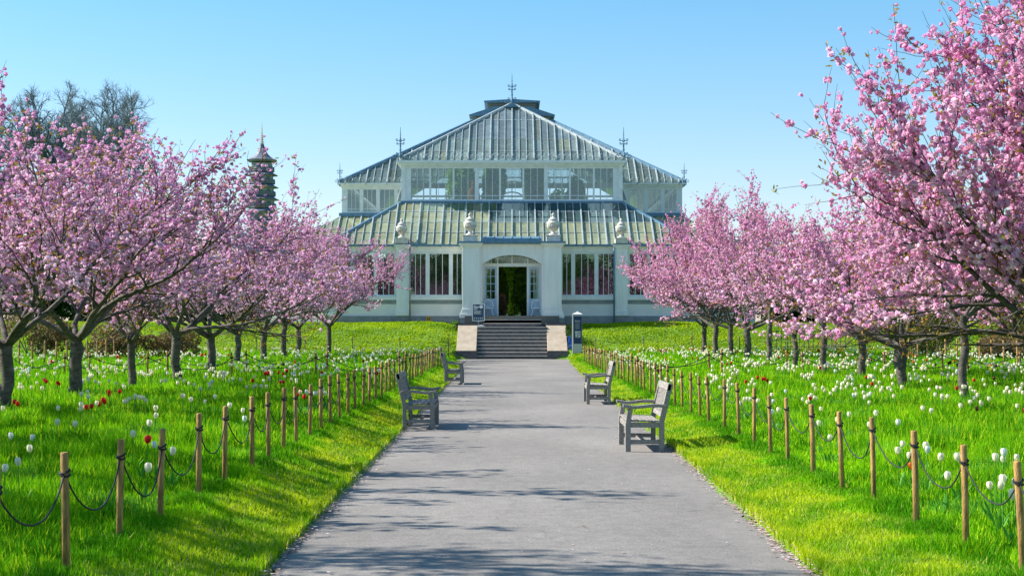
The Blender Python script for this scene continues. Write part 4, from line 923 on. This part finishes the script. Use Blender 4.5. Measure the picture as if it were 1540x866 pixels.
# leafy shrubs, hedge trees and indoor plants
def leafy(name, x, y, z, sx, sy, sz, n, pal, leaf, seed, label, cat, group=None, trunk=0.0, tr=.06, lumps=9):
    rg = np.random.default_rng(seed); o = empty(name, (x, y, z), label, cat, group)
    cen = np.stack([rg.uniform(-.62, .62, lumps) * sx, rg.uniform(-.6, .6, lumps) * sy, trunk + sz * rg.uniform(.25, .78, lumps)], -1); rad = rg.uniform(.28, .48, lumps)
    w = rg.integers(0, lumps, n); d = rg.normal(0, 1, (n, 3)); d /= np.linalg.norm(d, axis=1)[:, None]; rr_ = rg.uniform(.55, 1.1, n) ** .6
    p = cen[w] + d * rr_[:, None] * rad[w][:, None] * np.array([sx, sy, sz * .75]); p[:, 2] = np.maximum(p[:, 2], .03)
    V_, F_, ids = scatter(rg, [LEAF * np.array([1.5, 1, 1])], p, rg.uniform(.7, 1.3, n) * leaf)
    t = rg.random(n)[:, None]; c = np.array(pal[0]) * (1 - t) + np.array(pal[1]) * t; c = c * (0.8 + .4 * (w % 3)[:, None] / 2)
    np_mesh('foliage', V_, F_, M['leaf'], o, col=c[ids])
    lines = []
    for c_ in cen[:7]:
        q0 = np.array([rg.uniform(-.1, .1) * sx, 0, 0.]); mid_ = (q0 + c_) / 2 + rg.normal(0, .08, 3) * sx; lines.append((np.array([q0, mid_, c_, c_ * np.array([1.15, 1.15, 1.1])]), [tr, tr * .7, tr * .45, tr * .2], 5))
    V_, F_ = tubes_np(lines); np_mesh('stems', V_, F_, M['twigbark'], o, smooth=True); return o
def onb(x, y): return h1(x, y)
BR = ((0.16, 0.09, 0.06), (0.22, 0.18, 0.06)); OL = ((0.12, 0.13, 0.03), (0.28, 0.27, 0.05)); DG = ((0.012, 0.045, 0.012), (0.05, 0.12, 0.02)); LG = ((0.06, 0.16, 0.02), (0.20, 0.34, 0.04))
for i, (x, y, w, h, lb) in enumerate(((-20.6, 66, 1.9, 2.0, 'brown bramble bush at the far left behind the rope fence'), (-17.6, 67, 1.5, 1.8, 'reddish brown bramble bush between trunks on the left'), (-15.3, 68, 1.6, 1.5, 'low brown bramble bush nearest the left bank'), (-24, 64, 2.4, 2.6, 'dark bramble thicket at the left edge behind the nearest cherry'))):
    leafy('bramble_bush', x, y, onb(x, y) - .05, w, w * .8, h, 6000, BR if i < 3 else DG, .055, 100 + i, lb, 'bush', 'brambles at the left of the meadow', tr=.03)
for i, (x, y, w, h, lb) in enumerate(((18.6, 67, 1.8, 2.9, 'tall yellow-olive shrub right of the green railing'), (21.6, 66, 2.0, 3.2, 'olive shrub behind the rope posts at the far right'), (24.6, 64, 2.2, 2.8, 'olive green shrub at the right edge of the photo'), (20.3, 63, 1.4, 1.2, 'low brownish shrub in front of the olive shrubs'))):
    leafy('olive_shrub', x, y, onb(x, y) - .05, w, w * .8, h, 9000, OL if i < 3 else BR, .055, 200 + i, lb, 'shrub', 'olive shrubs at the right of the meadow', tr=.03)
for i, (x, y, w, h) in enumerate(((-33, 118, 6, 6), (-24.5, 112, 5, 5.2), (-42, 122, 7, 7), (24, 112, 5, 4.8), (33, 118, 6, 5.6), (43, 122, 7, 6.4), (19.5, 104, 2.6, 3.0), (-19.5, 104, 2.6, 3.2))):
    sd_ = ('left', 'right')[x > 0]; wd = {33: 'middle', 24: 'inner', 42: 'outer', 43: 'outer', 19: 'low'}[int(abs(x))]
    leafy('evergreen_tree', x, y, onb(x, y) - .05, w, w * .6, h, 9000, DG, .16, 300 + i, f'{wd} dark evergreen beyond the {sd_} cherry trees, mostly hidden by blossom', 'tree', 'evergreens beyond the bank', trunk=.4, tr=.16)
for i, (x, y, w, h, lb) in enumerate(((-27, 96, 6.5, 3.4, 'long dark hedge beyond the left bank, seen between the trunks'), (-39, 99, 7, 3.8, 'dark hedge at the far left beyond the bank'), (-18.6, 97, 3.2, 2.6, 'short dark hedge beside the left end of the glasshouse'), (27, 96, 6.5, 3.0, 'long dark hedge beyond the right bank, seen between the trunks'), (39, 99, 7, 3.4, 'dark hedge at the far right beyond the bank'), (18.8, 97, 3.2, 2.6, 'short dark hedge beside the right end of the glasshouse'))):
    leafy('hedge', x, y, onb(x, y) - .05, w, 1.0, h, 9000, DG, .16, 350 + i, lb, 'hedge', 'hedges beyond the bank', tr=.05, lumps=34)
for i, (x, y, w, h) in enumerate(((-26, -55, 9, 13), (-13, -62, 8, 15), (0, -70, 8, 12), (12, -60, 8, 14), (25, -54, 9, 13), (-38, -44, 9, 12), (38, -44, 9, 12))):
    leafy('park_tree', x, y, 0, w, w * .7, h - 1.5, 9000, LG, .30, 380 + i, 'broad green park tree standing behind the viewpoint, seen only as a reflection in the glass', 'tree', 'park trees behind the viewpoint', trunk=1.5, tr=.3, lumps=26)
leafy('ivy_bush', 3.12, 81.6, onb(3.12, 81.6) - .1, .26, .9, 1.1, 1500, DG, .05, 401, 'dark green ivy growing against the right cheek wall of the steps', 'bush', tr=.02)
leafy('ivy_bush', -3.08, 83.6, onb(-3.08, 83.6) - .1, .2, .4, .6, 600, LG, .05, 402, 'small leafy tuft beside the left cheek wall of the steps', 'bush', tr=.02)
leafy('blue_flower_clump', 3.07, 80.55, onb(3.07, 80.55) - .02, .16, .16, 0.85, 260, ((0.02, 0.10, 0.5), (0.05, 0.2, 0.6)), .05, 403, 'clump of bright blue flowers beside the right cheek wall', 'flowers', tr=.012, lumps=4)
ind = [(-3.1, 92.0, 1.2, 9.4, 'BG', 'bright green indoor tree reaching the left clerestory windows'), (-2.3, 91.2, .4, 7.9, 'YG', 'yellow leaved indoor shrub at the left clerestory windows'), (-1.1, 92.0, .8, 9.3, 'BG', 'palm like indoor plant behind the middle clerestory windows'),
       (1.3, 92.2, .9, 9.6, 'BG', 'green indoor tree right of centre in the clerestory'), (3.4, 92.6, 1.3, 8.5, 'BG', 'indoor tree low behind the right clerestory windows'),
       (-4.6, 88.0, 1.5, 3.9, 'DG', 'dark indoor shrub behind the left ground floor windows'), (-3.0, 88.6, 1.2, 4.0, 'LG', 'green indoor shrub near the porch behind the left windows'), (4.7, 88.0, 1.5, 3.9, 'DG', 'dark indoor shrub behind the right ground floor windows'),
       (3.1, 88.6, 1.2, 4.0, 'LG', 'green indoor shrub near the porch behind the right windows'), (0.62, 88.6, .6, 3.3, 'LG', 'dark indoor plant seen through the open doorway on the right'), (-0.72, 88.9, .55, 2.9, 'LG', 'dark indoor plant seen through the open doorway on the left'),
       (-0.1, 91.5, 1.6, 4.2, 'BG', 'tall dark indoor foliage at the back of the doorway'), (-8.3, 88.2, 1.8, 3.9, 'DG', 'indoor shrub behind the outer left windows'), (8.3, 88.2, 1.8, 3.9, 'DG', 'indoor shrub behind the outer right windows'),
       (0.1, 89.6, .5, 1.7, 'BG', 'low pale green plant inside the open doorway'),
       (-0.62, 87.6, .32, 1.3, 'PK', 'pink flowering plant just inside the open doorway on the left')]
BG = ((0.20, 0.42, 0.03), (0.50, 0.70, 0.06)); YG = ((0.5, 0.25, 0.02), (0.6, 0.40, 0.05))
for i, (x, y, w, h, pn_, lb) in enumerate(ind):
    tk_ = h - 3.4 if h > 6 else 0.0
    leafy('indoor_plant', x, y, 2.31, w, w * .8, h - tk_, 9000 if h > 2 else 900, {'LG': LG, 'DG': DG, 'YG': YG, 'BG': BG, 'PK': ((0.55, 0.10, 0.18), (0.10, 0.25, 0.03))}[pn_], .10, 500 + i, lb, 'plant', 'plants inside the glasshouse', tr=.04, lumps=16, trunk=tk_)
# green railing on the right bank
rl = empty('railing', (14.0, 80, h1(14.0, 80)), 'short green iron railing on the bank between the right cherry trunks', 'railing')
for i in range(17):
    c = MB(); x = i * .24 - .4; c.bar((x, 0, -0.1), (x, 0, 1.05), .03, .03, (0, 1, 0)); c.build('upright', M['green_iron'], rl)
c = MB(); c.bar((-.5, 0, .95), (3.6, 0, .95), .03, .04); c.bar((-.5, 0, .15), (3.6, 0, .15), .03, .04); c.build('rail', M['green_iron'], rl)

# ------------------------------------------------------------------ pagoda
YG_ = 350.0; PG = empty('pagoda', (PX(394, YG_), YG_, 0.8), 'tall grey pagoda with curved slate roofs and gilded spire beyond the left trees', 'pagoda')
z = 0.0; n_st = 14; ztop_p = PZ(240, YG_) - .8; hs = ztop_p / n_st
for i in range(n_st):
    rb = 2.45 + (n_st - 1 - i) * .15; z = i * hs
    c = MB(); c.lathe([(rb, 0), (rb, hs - .9)], (0, 0, z), 8, ph=math.pi / 8); b_ = c.build('storey', M['brick'], PG)
    c = MB()
    for k in range(8):
        a = k * math.pi / 4; d = rb * .927; t_ = (-math.sin(a), math.cos(a))
        p0 = (math.cos(a) * d, math.sin(a) * d, z + .9); c.bar((p0[0], p0[1], z + .9), (p0[0], p0[1], z + hs - 1.3), .9, .14, (math.cos(a), math.sin(a), 0))
    c.build('window', M['greenpaint'], b_)
    c = MB()
    for k in range(8):
        a0, a1 = k * math.pi / 4 + math.pi / 8, (k + 1) * math.pi / 4 + math.pi / 8; R1 = rb + .42
        for zz in (.95, .5): c.bar((R1 * math.cos(a0), R1 * math.sin(a0), z + zz), (R1 * math.cos(a1), R1 * math.sin(a1), z + zz), .09, .1)
        for f_ in np.linspace(0, 1, 7): c.bar((R1 * (math.cos(a0) * (1 - f_) + math.cos(a1) * f_), R1 * (math.sin(a0) * (1 - f_) + math.sin(a1) * f_), z + .05), (R1 * (math.cos(a0) * (1 - f_) + math.cos(a1) * f_), R1 * (math.sin(a0) * (1 - f_) + math.sin(a1) * f_), z + .95), .06, .06)
    c.lathe([(rb + .1, -.1), (rb + .5, -.02), (rb + .5, .06)], (0, 0, z), 8, ph=math.pi / 8)
    c.build('balcony', M['greenpaint'], b_)
    c = MB()
    if i < n_st - 1: c.lathe([(rb, hs - .95), (rb + 1.1, hs - .95), (rb + 1.15, hs - .8), (rb + .5, hs - .55), (rb - .1, hs - .1)], (0, 0, z), 8, ph=math.pi / 8)
    else: c.lathe([(rb, hs - .7), (3.3, hs - .55), (3.6, hs - .15), (3.2, hs - .05), (2.3, hs + .45), (1.5, hs + 1.15), (.95, hs + 2.0), (.6, hs + 2.9), (.45, hs + 3.5)], (0, 0, z), 8, ph=math.pi / 8)
    c.build('roof', M['slates'], PG)
z0 = n_st * hs + 3.4; c = MB(); c.tube([(0, 0, z0 - .3), (0, 0, z0 + 5.2)], [.16, .03], 6)
for k in range(10): r = .62 - k * .05; c.lathe([(r * .3, -.07), (r, 0), (r * .3, .07)], (0, 0, z0 + .3 + k * .42), 10)
c.build('spire', M['gold'], PG)

# ------------------------------------------------------------------ grass, petals, tulips
grg = np.random.default_rng(2024)
def blades(x, y, hgt, wid, col, lean=.45):
    n = len(x); z = H(x, y) - .01; az = grg.uniform(0, 2 * np.pi, n); la = grg.uniform(0, 2 * np.pi, n); ln = grg.uniform(.05, 1, n) * lean * hgt
    wx, wy = np.cos(az) * wid / 2, np.sin(az) * wid / 2; lx, ly = np.cos(la) * ln, np.sin(la) * ln
    base = np.stack([x, y, z], -1); W3 = np.stack([wx, wy, np.zeros(n)], -1)
    m1 = base + np.stack([lx * .3, ly * .3, hgt * .55], -1); tp = base + np.stack([lx, ly, hgt * (1 - .15 * ln / (hgt + 1e-6))], -1)
    V_ = np.stack([base - W3, base + W3, m1 + W3 * .8, m1 - W3 * .8, tp], 1); i = np.arange(n)[:, None] * 5
    Fq = np.concatenate([i + np.array([[0, 1, 2]]), i + np.array([[0, 2, 3]]), i + np.array([[3, 2, 4]])], 0)
    c = np.repeat(col[:, None, :], 5, 1).reshape(-1, 3)
    return V_.reshape(-1, 3), Fq, c
def patch(x, y, s, ph=0): return .5 + .25 * np.sin(x * s + 1.7 * np.sin(y * s * .7 + ph)) + .25 * np.sin(y * s * 1.3 + 2.1 * np.sin(x * s * .9 + ph * 2))
def sample(y0, y1, dens, xlo, xhi):
    """points in the strip y0..y1 at a density falling with distance, between two x functions"""
    ys_ = np.arange(y0, y1, .5); out = []
    for yy in ys_:
        a, b = xlo(yy), xhi(yy); k = int(max(0, (b - a)) * .5 * dens(yy))
        if k > 0: out.append(np.stack([grg.uniform(a, b, k), grg.uniform(yy, yy + .5, k)], -1))
    return np.concatenate(out)
def fr(y): return .335 * y * 1.06 + 1.6
dm = lambda y: 1500 * min(1, (14 / max(y, 1)) ** 1.75)
L_ = sample(7.5, 79, dm, lambda y: -fr(y), lambda y: FL - .12); R2 = sample(7.5, 79, dm, lambda y: FR + .12, lambda y: fr(y))
P = np.concatenate([L_, R2]); n = len(P); pt = patch(P[:, 0], P[:, 1], .9)[:, None]; p2 = patch(P[:, 0], P[:, 1], 3.1, 2)[:, None]
cA, cB, cC = np.array([0.075, 0.30, 0.004]), np.array([0.29, 0.64, 0.005]), np.array([0.52, 0.70, 0.02])
t = np.clip(pt * .6 + grg.uniform(-.15, .6, (n, 1)), 0, 1); tf = patch(P[:, 0], P[:, 1] * .8, 5.2, 7)[:, None]; t = t * (1 - .75 * (tf > .72)); c = cA * (1 - t) + cB * t; c = np.where((patch(P[:, 0] + 3, P[:, 1], 1.9, 4)[:, None] > .86), c * .85 + np.array([.01, .05, .02]), c); m_ = (grg.random((n, 1)) < .10 + .1 * p2); c = np.where(m_, cC, c)
sc = np.clip(P[:, 1] / 15, .8, 6) ** .75
tf_ = patch(P[:, 0], P[:, 1] * .8, 5.2, 7); fd = np.where(P[:, 0] < 0, FL - P[:, 0], P[:, 0] - FR); hh = (.15 + .10 * p2[:, 0] + .07 * grg.random(n)) * (0.85 + .3 * pt[:, 0]) * (.42 + .58 * ss(fd / 1.5)) * (1 + .3 * (tf_ > .72))
V_, F_, C_ = blades(P[:, 0], P[:, 1], hh, .0135 * sc * grg.uniform(.7, 1.3, n), c)
tag(np_mesh('meadow_grass', V_, F_, M['grass'], col=C_), 'long bright green grass of the tulip meadows', 'grass', kind='stuff')
# mown verge between path and fence + transition tufts by the posts
dv = lambda y: 3800 * min(1, (12 / max(y, 1)) ** 1.7)
A = sample(7.5, 80, dv, lambda y: FL - .15, lambda y: XL(y) - .0); Bv = sample(7.5, 80, dv, lambda y: XR(y) + .0, lambda y: FR + .15)
P = np.concatenate([A, Bv]); n = len(P); xd = np.where(P[:, 0] < 0, (XL(P[:, 1]) - P[:, 0]) / (XL(P[:, 1]) - FL), (P[:, 0] - XR(P[:, 1])) / (FR - XR(P[:, 1])))
p2 = patch(P[:, 0], P[:, 1], 4.0, 1); p3 = patch(P[:, 0], P[:, 1], 1.3, 5)
p5_ = patch(P[:, 0], P[:, 1] * .6, 6.0, 4) + .4
hh = (.025 + .025 * grg.random(n) + .04 * p2 * p5_) * (1 + .6 * ss((xd - .80 + (p2 - .5) * .3) / .2) * (.2 + 1.2 * p2) + .5 * (xd < .1))
vA, vB, vC = np.array([0.17, 0.40, 0.006]), np.array([0.50, 0.62, 0.012]), np.array([0.66, 0.62, 0.14])
p5 = patch(P[:, 0], P[:, 1] * .5, 7.0, 9); t = np.clip(p3 * .7 + (p5 - .5) * .9 + grg.uniform(-.15, .45, n) - .5 * ss((xd - .7) / .3), 0, 1)[:, None]; c = vA * (1 - t) + vB * t; c = np.where(grg.random((n, 1)) < .09, vC, c); mx_ = ss((xd - .60 + (p2 - .5) * .5) / .35)[:, None] * (grg.random((n, 1)) < .8); c = c * (1 - mx_) + mx_ * (cA * (1 - t) + cB * t)
sc = np.clip(P[:, 1] / 12, .8, 7) ** .75
V_, F_, C_ = blades(P[:, 0], P[:, 1], hh, .009 * sc * grg.uniform(.7, 1.3, n), c, .6)
tag(np_mesh('verge_grass', V_, F_, M['grass'], col=C_), 'short mown yellow-green grass between path and rope fences', 'grass', kind='stuff')
# bank
A = sample(77.5, 86, lambda y: 190, lambda y: -30, lambda y: -2.95); Bv = sample(77.5, 86, lambda y: 190, lambda y: 2.95, lambda y: 30)
P = np.concatenate([A, Bv]); n = len(P); p2 = patch(P[:, 0], P[:, 1], 2.2, 1); p3 = patch(P[:, 0], P[:, 1] * 3, .8, 5)
t = np.clip(p3 * .8 + grg.uniform(0, .4, n), 0, 1)[:, None]; c = np.array([0.15, 0.32, 0.006]) * (1 - t) + np.array([0.44, 0.58, 0.01]) * t
V_, F_, C_ = blades(P[:, 0], P[:, 1], .07 + .07 * p2, .05 * grg.uniform(.7, 1.4, n), c, 1.1)
tag(np_mesh('bank_grass', V_, F_, M['grass'], col=C_), 'rough tufted grass on the bank in front of the glasshouse', 'grass', kind='stuff')
# fallen petals and dry litter along the path edges
n = 9500; yy = 8 + 60 * grg.random(n) ** 1.6; side = grg.random(n) < .62; off = np.abs(grg.normal(0, .07, n)) - .02
wide = grg.random(n) < .045; off = np.where(wide, grg.uniform(0, 3.8, n), off)
xx = np.where(side, XR(yy) - off + .03, XL(yy) + off - .03)
sz = grg.uniform(.004, .017, n) * np.where(wide, .8, 1); az = grg.uniform(0, 6.28, n); zz = np.where((xx > XL(yy)) & (xx < XR(yy)), .016, .05) + grg.uniform(0, .006, n)
q4 = np.stack([np.stack([xx + sz * 1.5 * np.cos(az + k * np.pi / 2), yy + sz * 1.5 * np.sin(az + k * np.pi / 2), zz + .004 * (k % 2)], -1) for k in range(4)], 1)
pc = np.array([(0.60, 0.40, 0.40), (0.42, 0.30, 0.20), (0.28, 0.18, 0.10), (0.7, 0.55, 0.58)])[grg.integers(0, 4, n)]
tag(np_mesh('fallen_petals', q4.reshape(-1, 3), np.arange(n * 4).reshape(-1, 4), M['litter'], col=np.repeat(pc, 4, 0)), 'fallen petals and dry litter along the path edges', 'petals', kind='stuff')
# tulips
def cup(rg, open_=0.0):
    vs = []; fs = []
    for layer, k0 in ((0, 0), (1, .5)):
        for k in range(3):
            a = (k + k0) * 2 * math.pi / 3 + rg.normal(0, .05); r0 = .010; pts = []
            for (zz, rr_, hw) in ((0, .008, .35), (.014, .026, .66), (.038, .032 + open_ * .010, .66), (.060, .027 + open_ * .03, .56), (.073, .015 + open_ * .04, .22)):
                rr_ *= (.93 if layer else 1); pts.append([(rr_ * math.cos(a + s * hw * 1.25), rr_ * math.sin(a + s * hw * 1.25), zz) for s in (-1, 0, 1)])
            b = len(vs); vs += [p for row in pts for p in row]
            for i in range(4):
                for j in range(2): fs.append((b + i * 3 + j, b + i * 3 + j + 1, b + i * 3 + j + 4, b + i * 3 + j + 3))
    return np.array(vs) * np.array([.92, .92, 1.12]), np.array(fs)
TC = {'white': (0.88, 0.84, 0.66), 'red': (0.62, 0.02, 0.02), 'maroon': (0.10, 0.012, 0.03), 'orange': (0.75, 0.16, 0.03), 'pale blue-white': (0.76, 0.80, 0.78)}
TM = {k: leafmat('tulip_' + k.replace(' ', '_'), v, .3, .45, .3) for k, v in TC.items()}
STEM = leafmat('tulip_stem_green', (0.10, 0.33, 0.03), .3)
def tulip_flower(kind, seed):
    rg = np.random.default_rng(seed); V_, F_ = cup(rg, {'red': .25, 'orange': .4, 'maroon': .1}.get(kind, rg.uniform(0, .3)))
    o = np_mesh('flower', V_, F_, TM[kind], smooth=True); me = o.data; bpy.data.objects.remove(o); return me
FLW = {k: [tulip_flower(k, s) for s in (1, 2)] for k in TC}
def leafmesh(seed):
    rg = np.random.default_rng(seed); V_, F_ = [], []
    for k in range(3):
        a = k * 2.1 + rg.normal(0, .3); r = np.array([math.cos(a), math.sin(a), 0]); s = np.array([-math.sin(a), math.cos(a), 0]); b = len(V_)
        for (t_, u, w) in ((0, 0, .012), (.10, .03, .022), (.20, .07, .02), (.27, .12, .003)):
            for sg in (-1, 0, 1): V_.append(r * (u + (.006 if sg else 0)) + s * sg * w + np.array([0, 0, t_]))
        for i in range(3):
            for j in range(2): F_.append((b + i * 3 + j, b + i * 3 + j + 1, b + i * 3 + j + 4, b + i * 3 + j + 3))
    o = np_mesh('leaf', V_, F_, STEM, smooth=True); me = o.data; bpy.data.objects.remove(o); return me
LFM = [leafmesh(s) for s in (1, 2)]
def stemmesh(h):
    V_, F_ = tubes_np([(np.array([(0, 0, 0), (.006, .003, h * .5), (0, 0, h)]), [.005, .0045, .004], 4)]); o = np_mesh('stem', V_, F_, STEM, smooth=True); me = o.data; bpy.data.objects.remove(o); return me
STM = stemmesh(.36)
trg = random.Random(99); pts = []
TRUNKS = [(o.location.x, o.location.y) for o in COL.objects if o.name.startswith('cherry_tree')]
while len(pts) < 2600:
    y = 10.5 + (77.5 - 10.5) * trg.random() ** .62; side = -1 if trg.random() < .47 else 1; lim = .335 * y + .3
    x = trg.uniform(3.0 if side < 0 else 3.5, max(3.6, min(lim, 24 if side > 0 else 21)))
    if x > lim: continue
    x *= side
    dens = (.8 if side < 0 else 1.0) * (.60 + .40 * min(1, y / 45)); cl_ = patch(np.array(x), np.array(y), .8, 3)
    if trg.random() > dens * (.25 + 1.25 * float(cl_) ** 1.3): continue
    if any(abs(x - a) < .25 and abs(y - b) < .25 for a, b in TRUNKS): continue
    k = trg.random(); kind = 'red' if k < .065 else 'maroon' if k < .08 else 'orange' if k < .095 else 'pale blue-white' if k < .16 else 'white'
    pts.append((x, y, kind))
    if trg.random() < (.35 if y > 20 else .0):      # tulips stand in small groups
        for _ in range(trg.randint(1, 4)): pts.append((x + trg.gauss(0, .14), y + trg.gauss(0, .16), kind if trg.random() < .85 else 'white'))
pts.sort(key=lambda p: p[1])
ORD = ['first', 'second', 'third', 'fourth', 'fifth', 'sixth', 'seventh', 'eighth', 'ninth', 'tenth', 'eleventh', 'twelfth', 'thirteenth', 'fourteenth', 'fifteenth', 'sixteenth', 'seventeenth', 'eighteenth', 'nineteenth', 'twentieth']
def tlabel(x, y, kind):
    col = {'white': 'creamy white tulip', 'red': 'red tulip', 'maroon': 'dark maroon tulip', 'orange': 'orange-red tulip', 'pale blue-white': 'pale bluish white tulip'}[kind]
    sd = 'left' if x < 0 else 'right'; d = abs(x) - (2.74 if x < 0 else 3.26)
    dep = 'just behind' if d < .8 else 'a step behind' if d < 2 else 'well behind'
    ylist = [v for v in (left_y if x < 0 else right_y) if v > 9.2]; j = min(range(len(ylist)), key=lambda i: abs(ylist[i] - y))
    w = ORD[j] if j < len(ORD) else None
    return f'{col} {dep} the {w} visible post of the {sd} path fence' if w else f'{col} far back in the {sd} meadow'
rest = []
for i, (x, y, kind) in enumerate(pts):
    if i < 300 and True:
        lb = tlabel(x, y, kind); o = empty('tulip', (x, y, h1(x, y)), lb, 'tulip', {'white': 'white tulips', 'red': 'red tulips'}.get(kind, kind + ' tulips') + ' in the meadow'); hsc = trg.uniform(.85, 1.2)
        o.rotation_euler = (trg.uniform(-.1, .1), trg.uniform(-.1, .1), trg.uniform(0, 6.28)); o.scale = (1.05, 1.05, 1)
        s_ = bpy.data.objects.new('stem', STM); link(s_, o); s_.scale = (1, 1, hsc)
        f_ = bpy.data.objects.new('flower', FLW[kind][i % 2]); link(f_, o); f_.location = (0, 0, .36 * hsc - .003); k = trg.uniform(.78, 1.0); f_.scale = (k, k, k)
        l_ = bpy.data.objects.new('leaf', LFM[i % 2]); link(l_, o); l_.scale = (.8, .8, .75)
    else: rest.append((x, y, kind))
Vs, Fs, Cs = [], [], []; off = 0; rg = np.random.default_rng(4); cv, cf = cup(rg, .15)
sv, sf = tubes_np([(np.array([(0, 0, 0), (0, 0, 1.)]), [.006, .006], 3)])
for (x, y, kind) in rest:
    z = h1(x, y); hgt = trg.uniform(.30, .44); a = trg.uniform(0, 6.28); ca, sa = math.cos(a), math.sin(a); k = trg.uniform(.85, 1.15)
    v = cv * k; v = np.stack([v[:, 0] * ca - v[:, 1] * sa, v[:, 0] * sa + v[:, 1] * ca, v[:, 2]], -1) + np.array([x, y, z + hgt]); Vs.append(v); Fs.append(cf + off); off += len(v); Cs.append(np.tile(TC[kind], (len(v), 1)))
    v = sv * np.array([1, 1, hgt]) + np.array([x, y, z]); Vs.append(v); Fs.append(sf + off); off += len(v); Cs.append(np.tile((0.07, 0.20, 0.04), (len(v), 1)))
tag(np_mesh('tulip_field', np.concatenate(Vs), np.concatenate(Fs), M['petal'], col=np.concatenate(Cs), smooth=True), 'mass of white and red tulips in the farther parts of both meadows', 'tulips', kind='stuff')
print('cherry clumps', {k: len(v[1].polygons) for k, v in PROTO.items()}, 'grass done', len(pts))
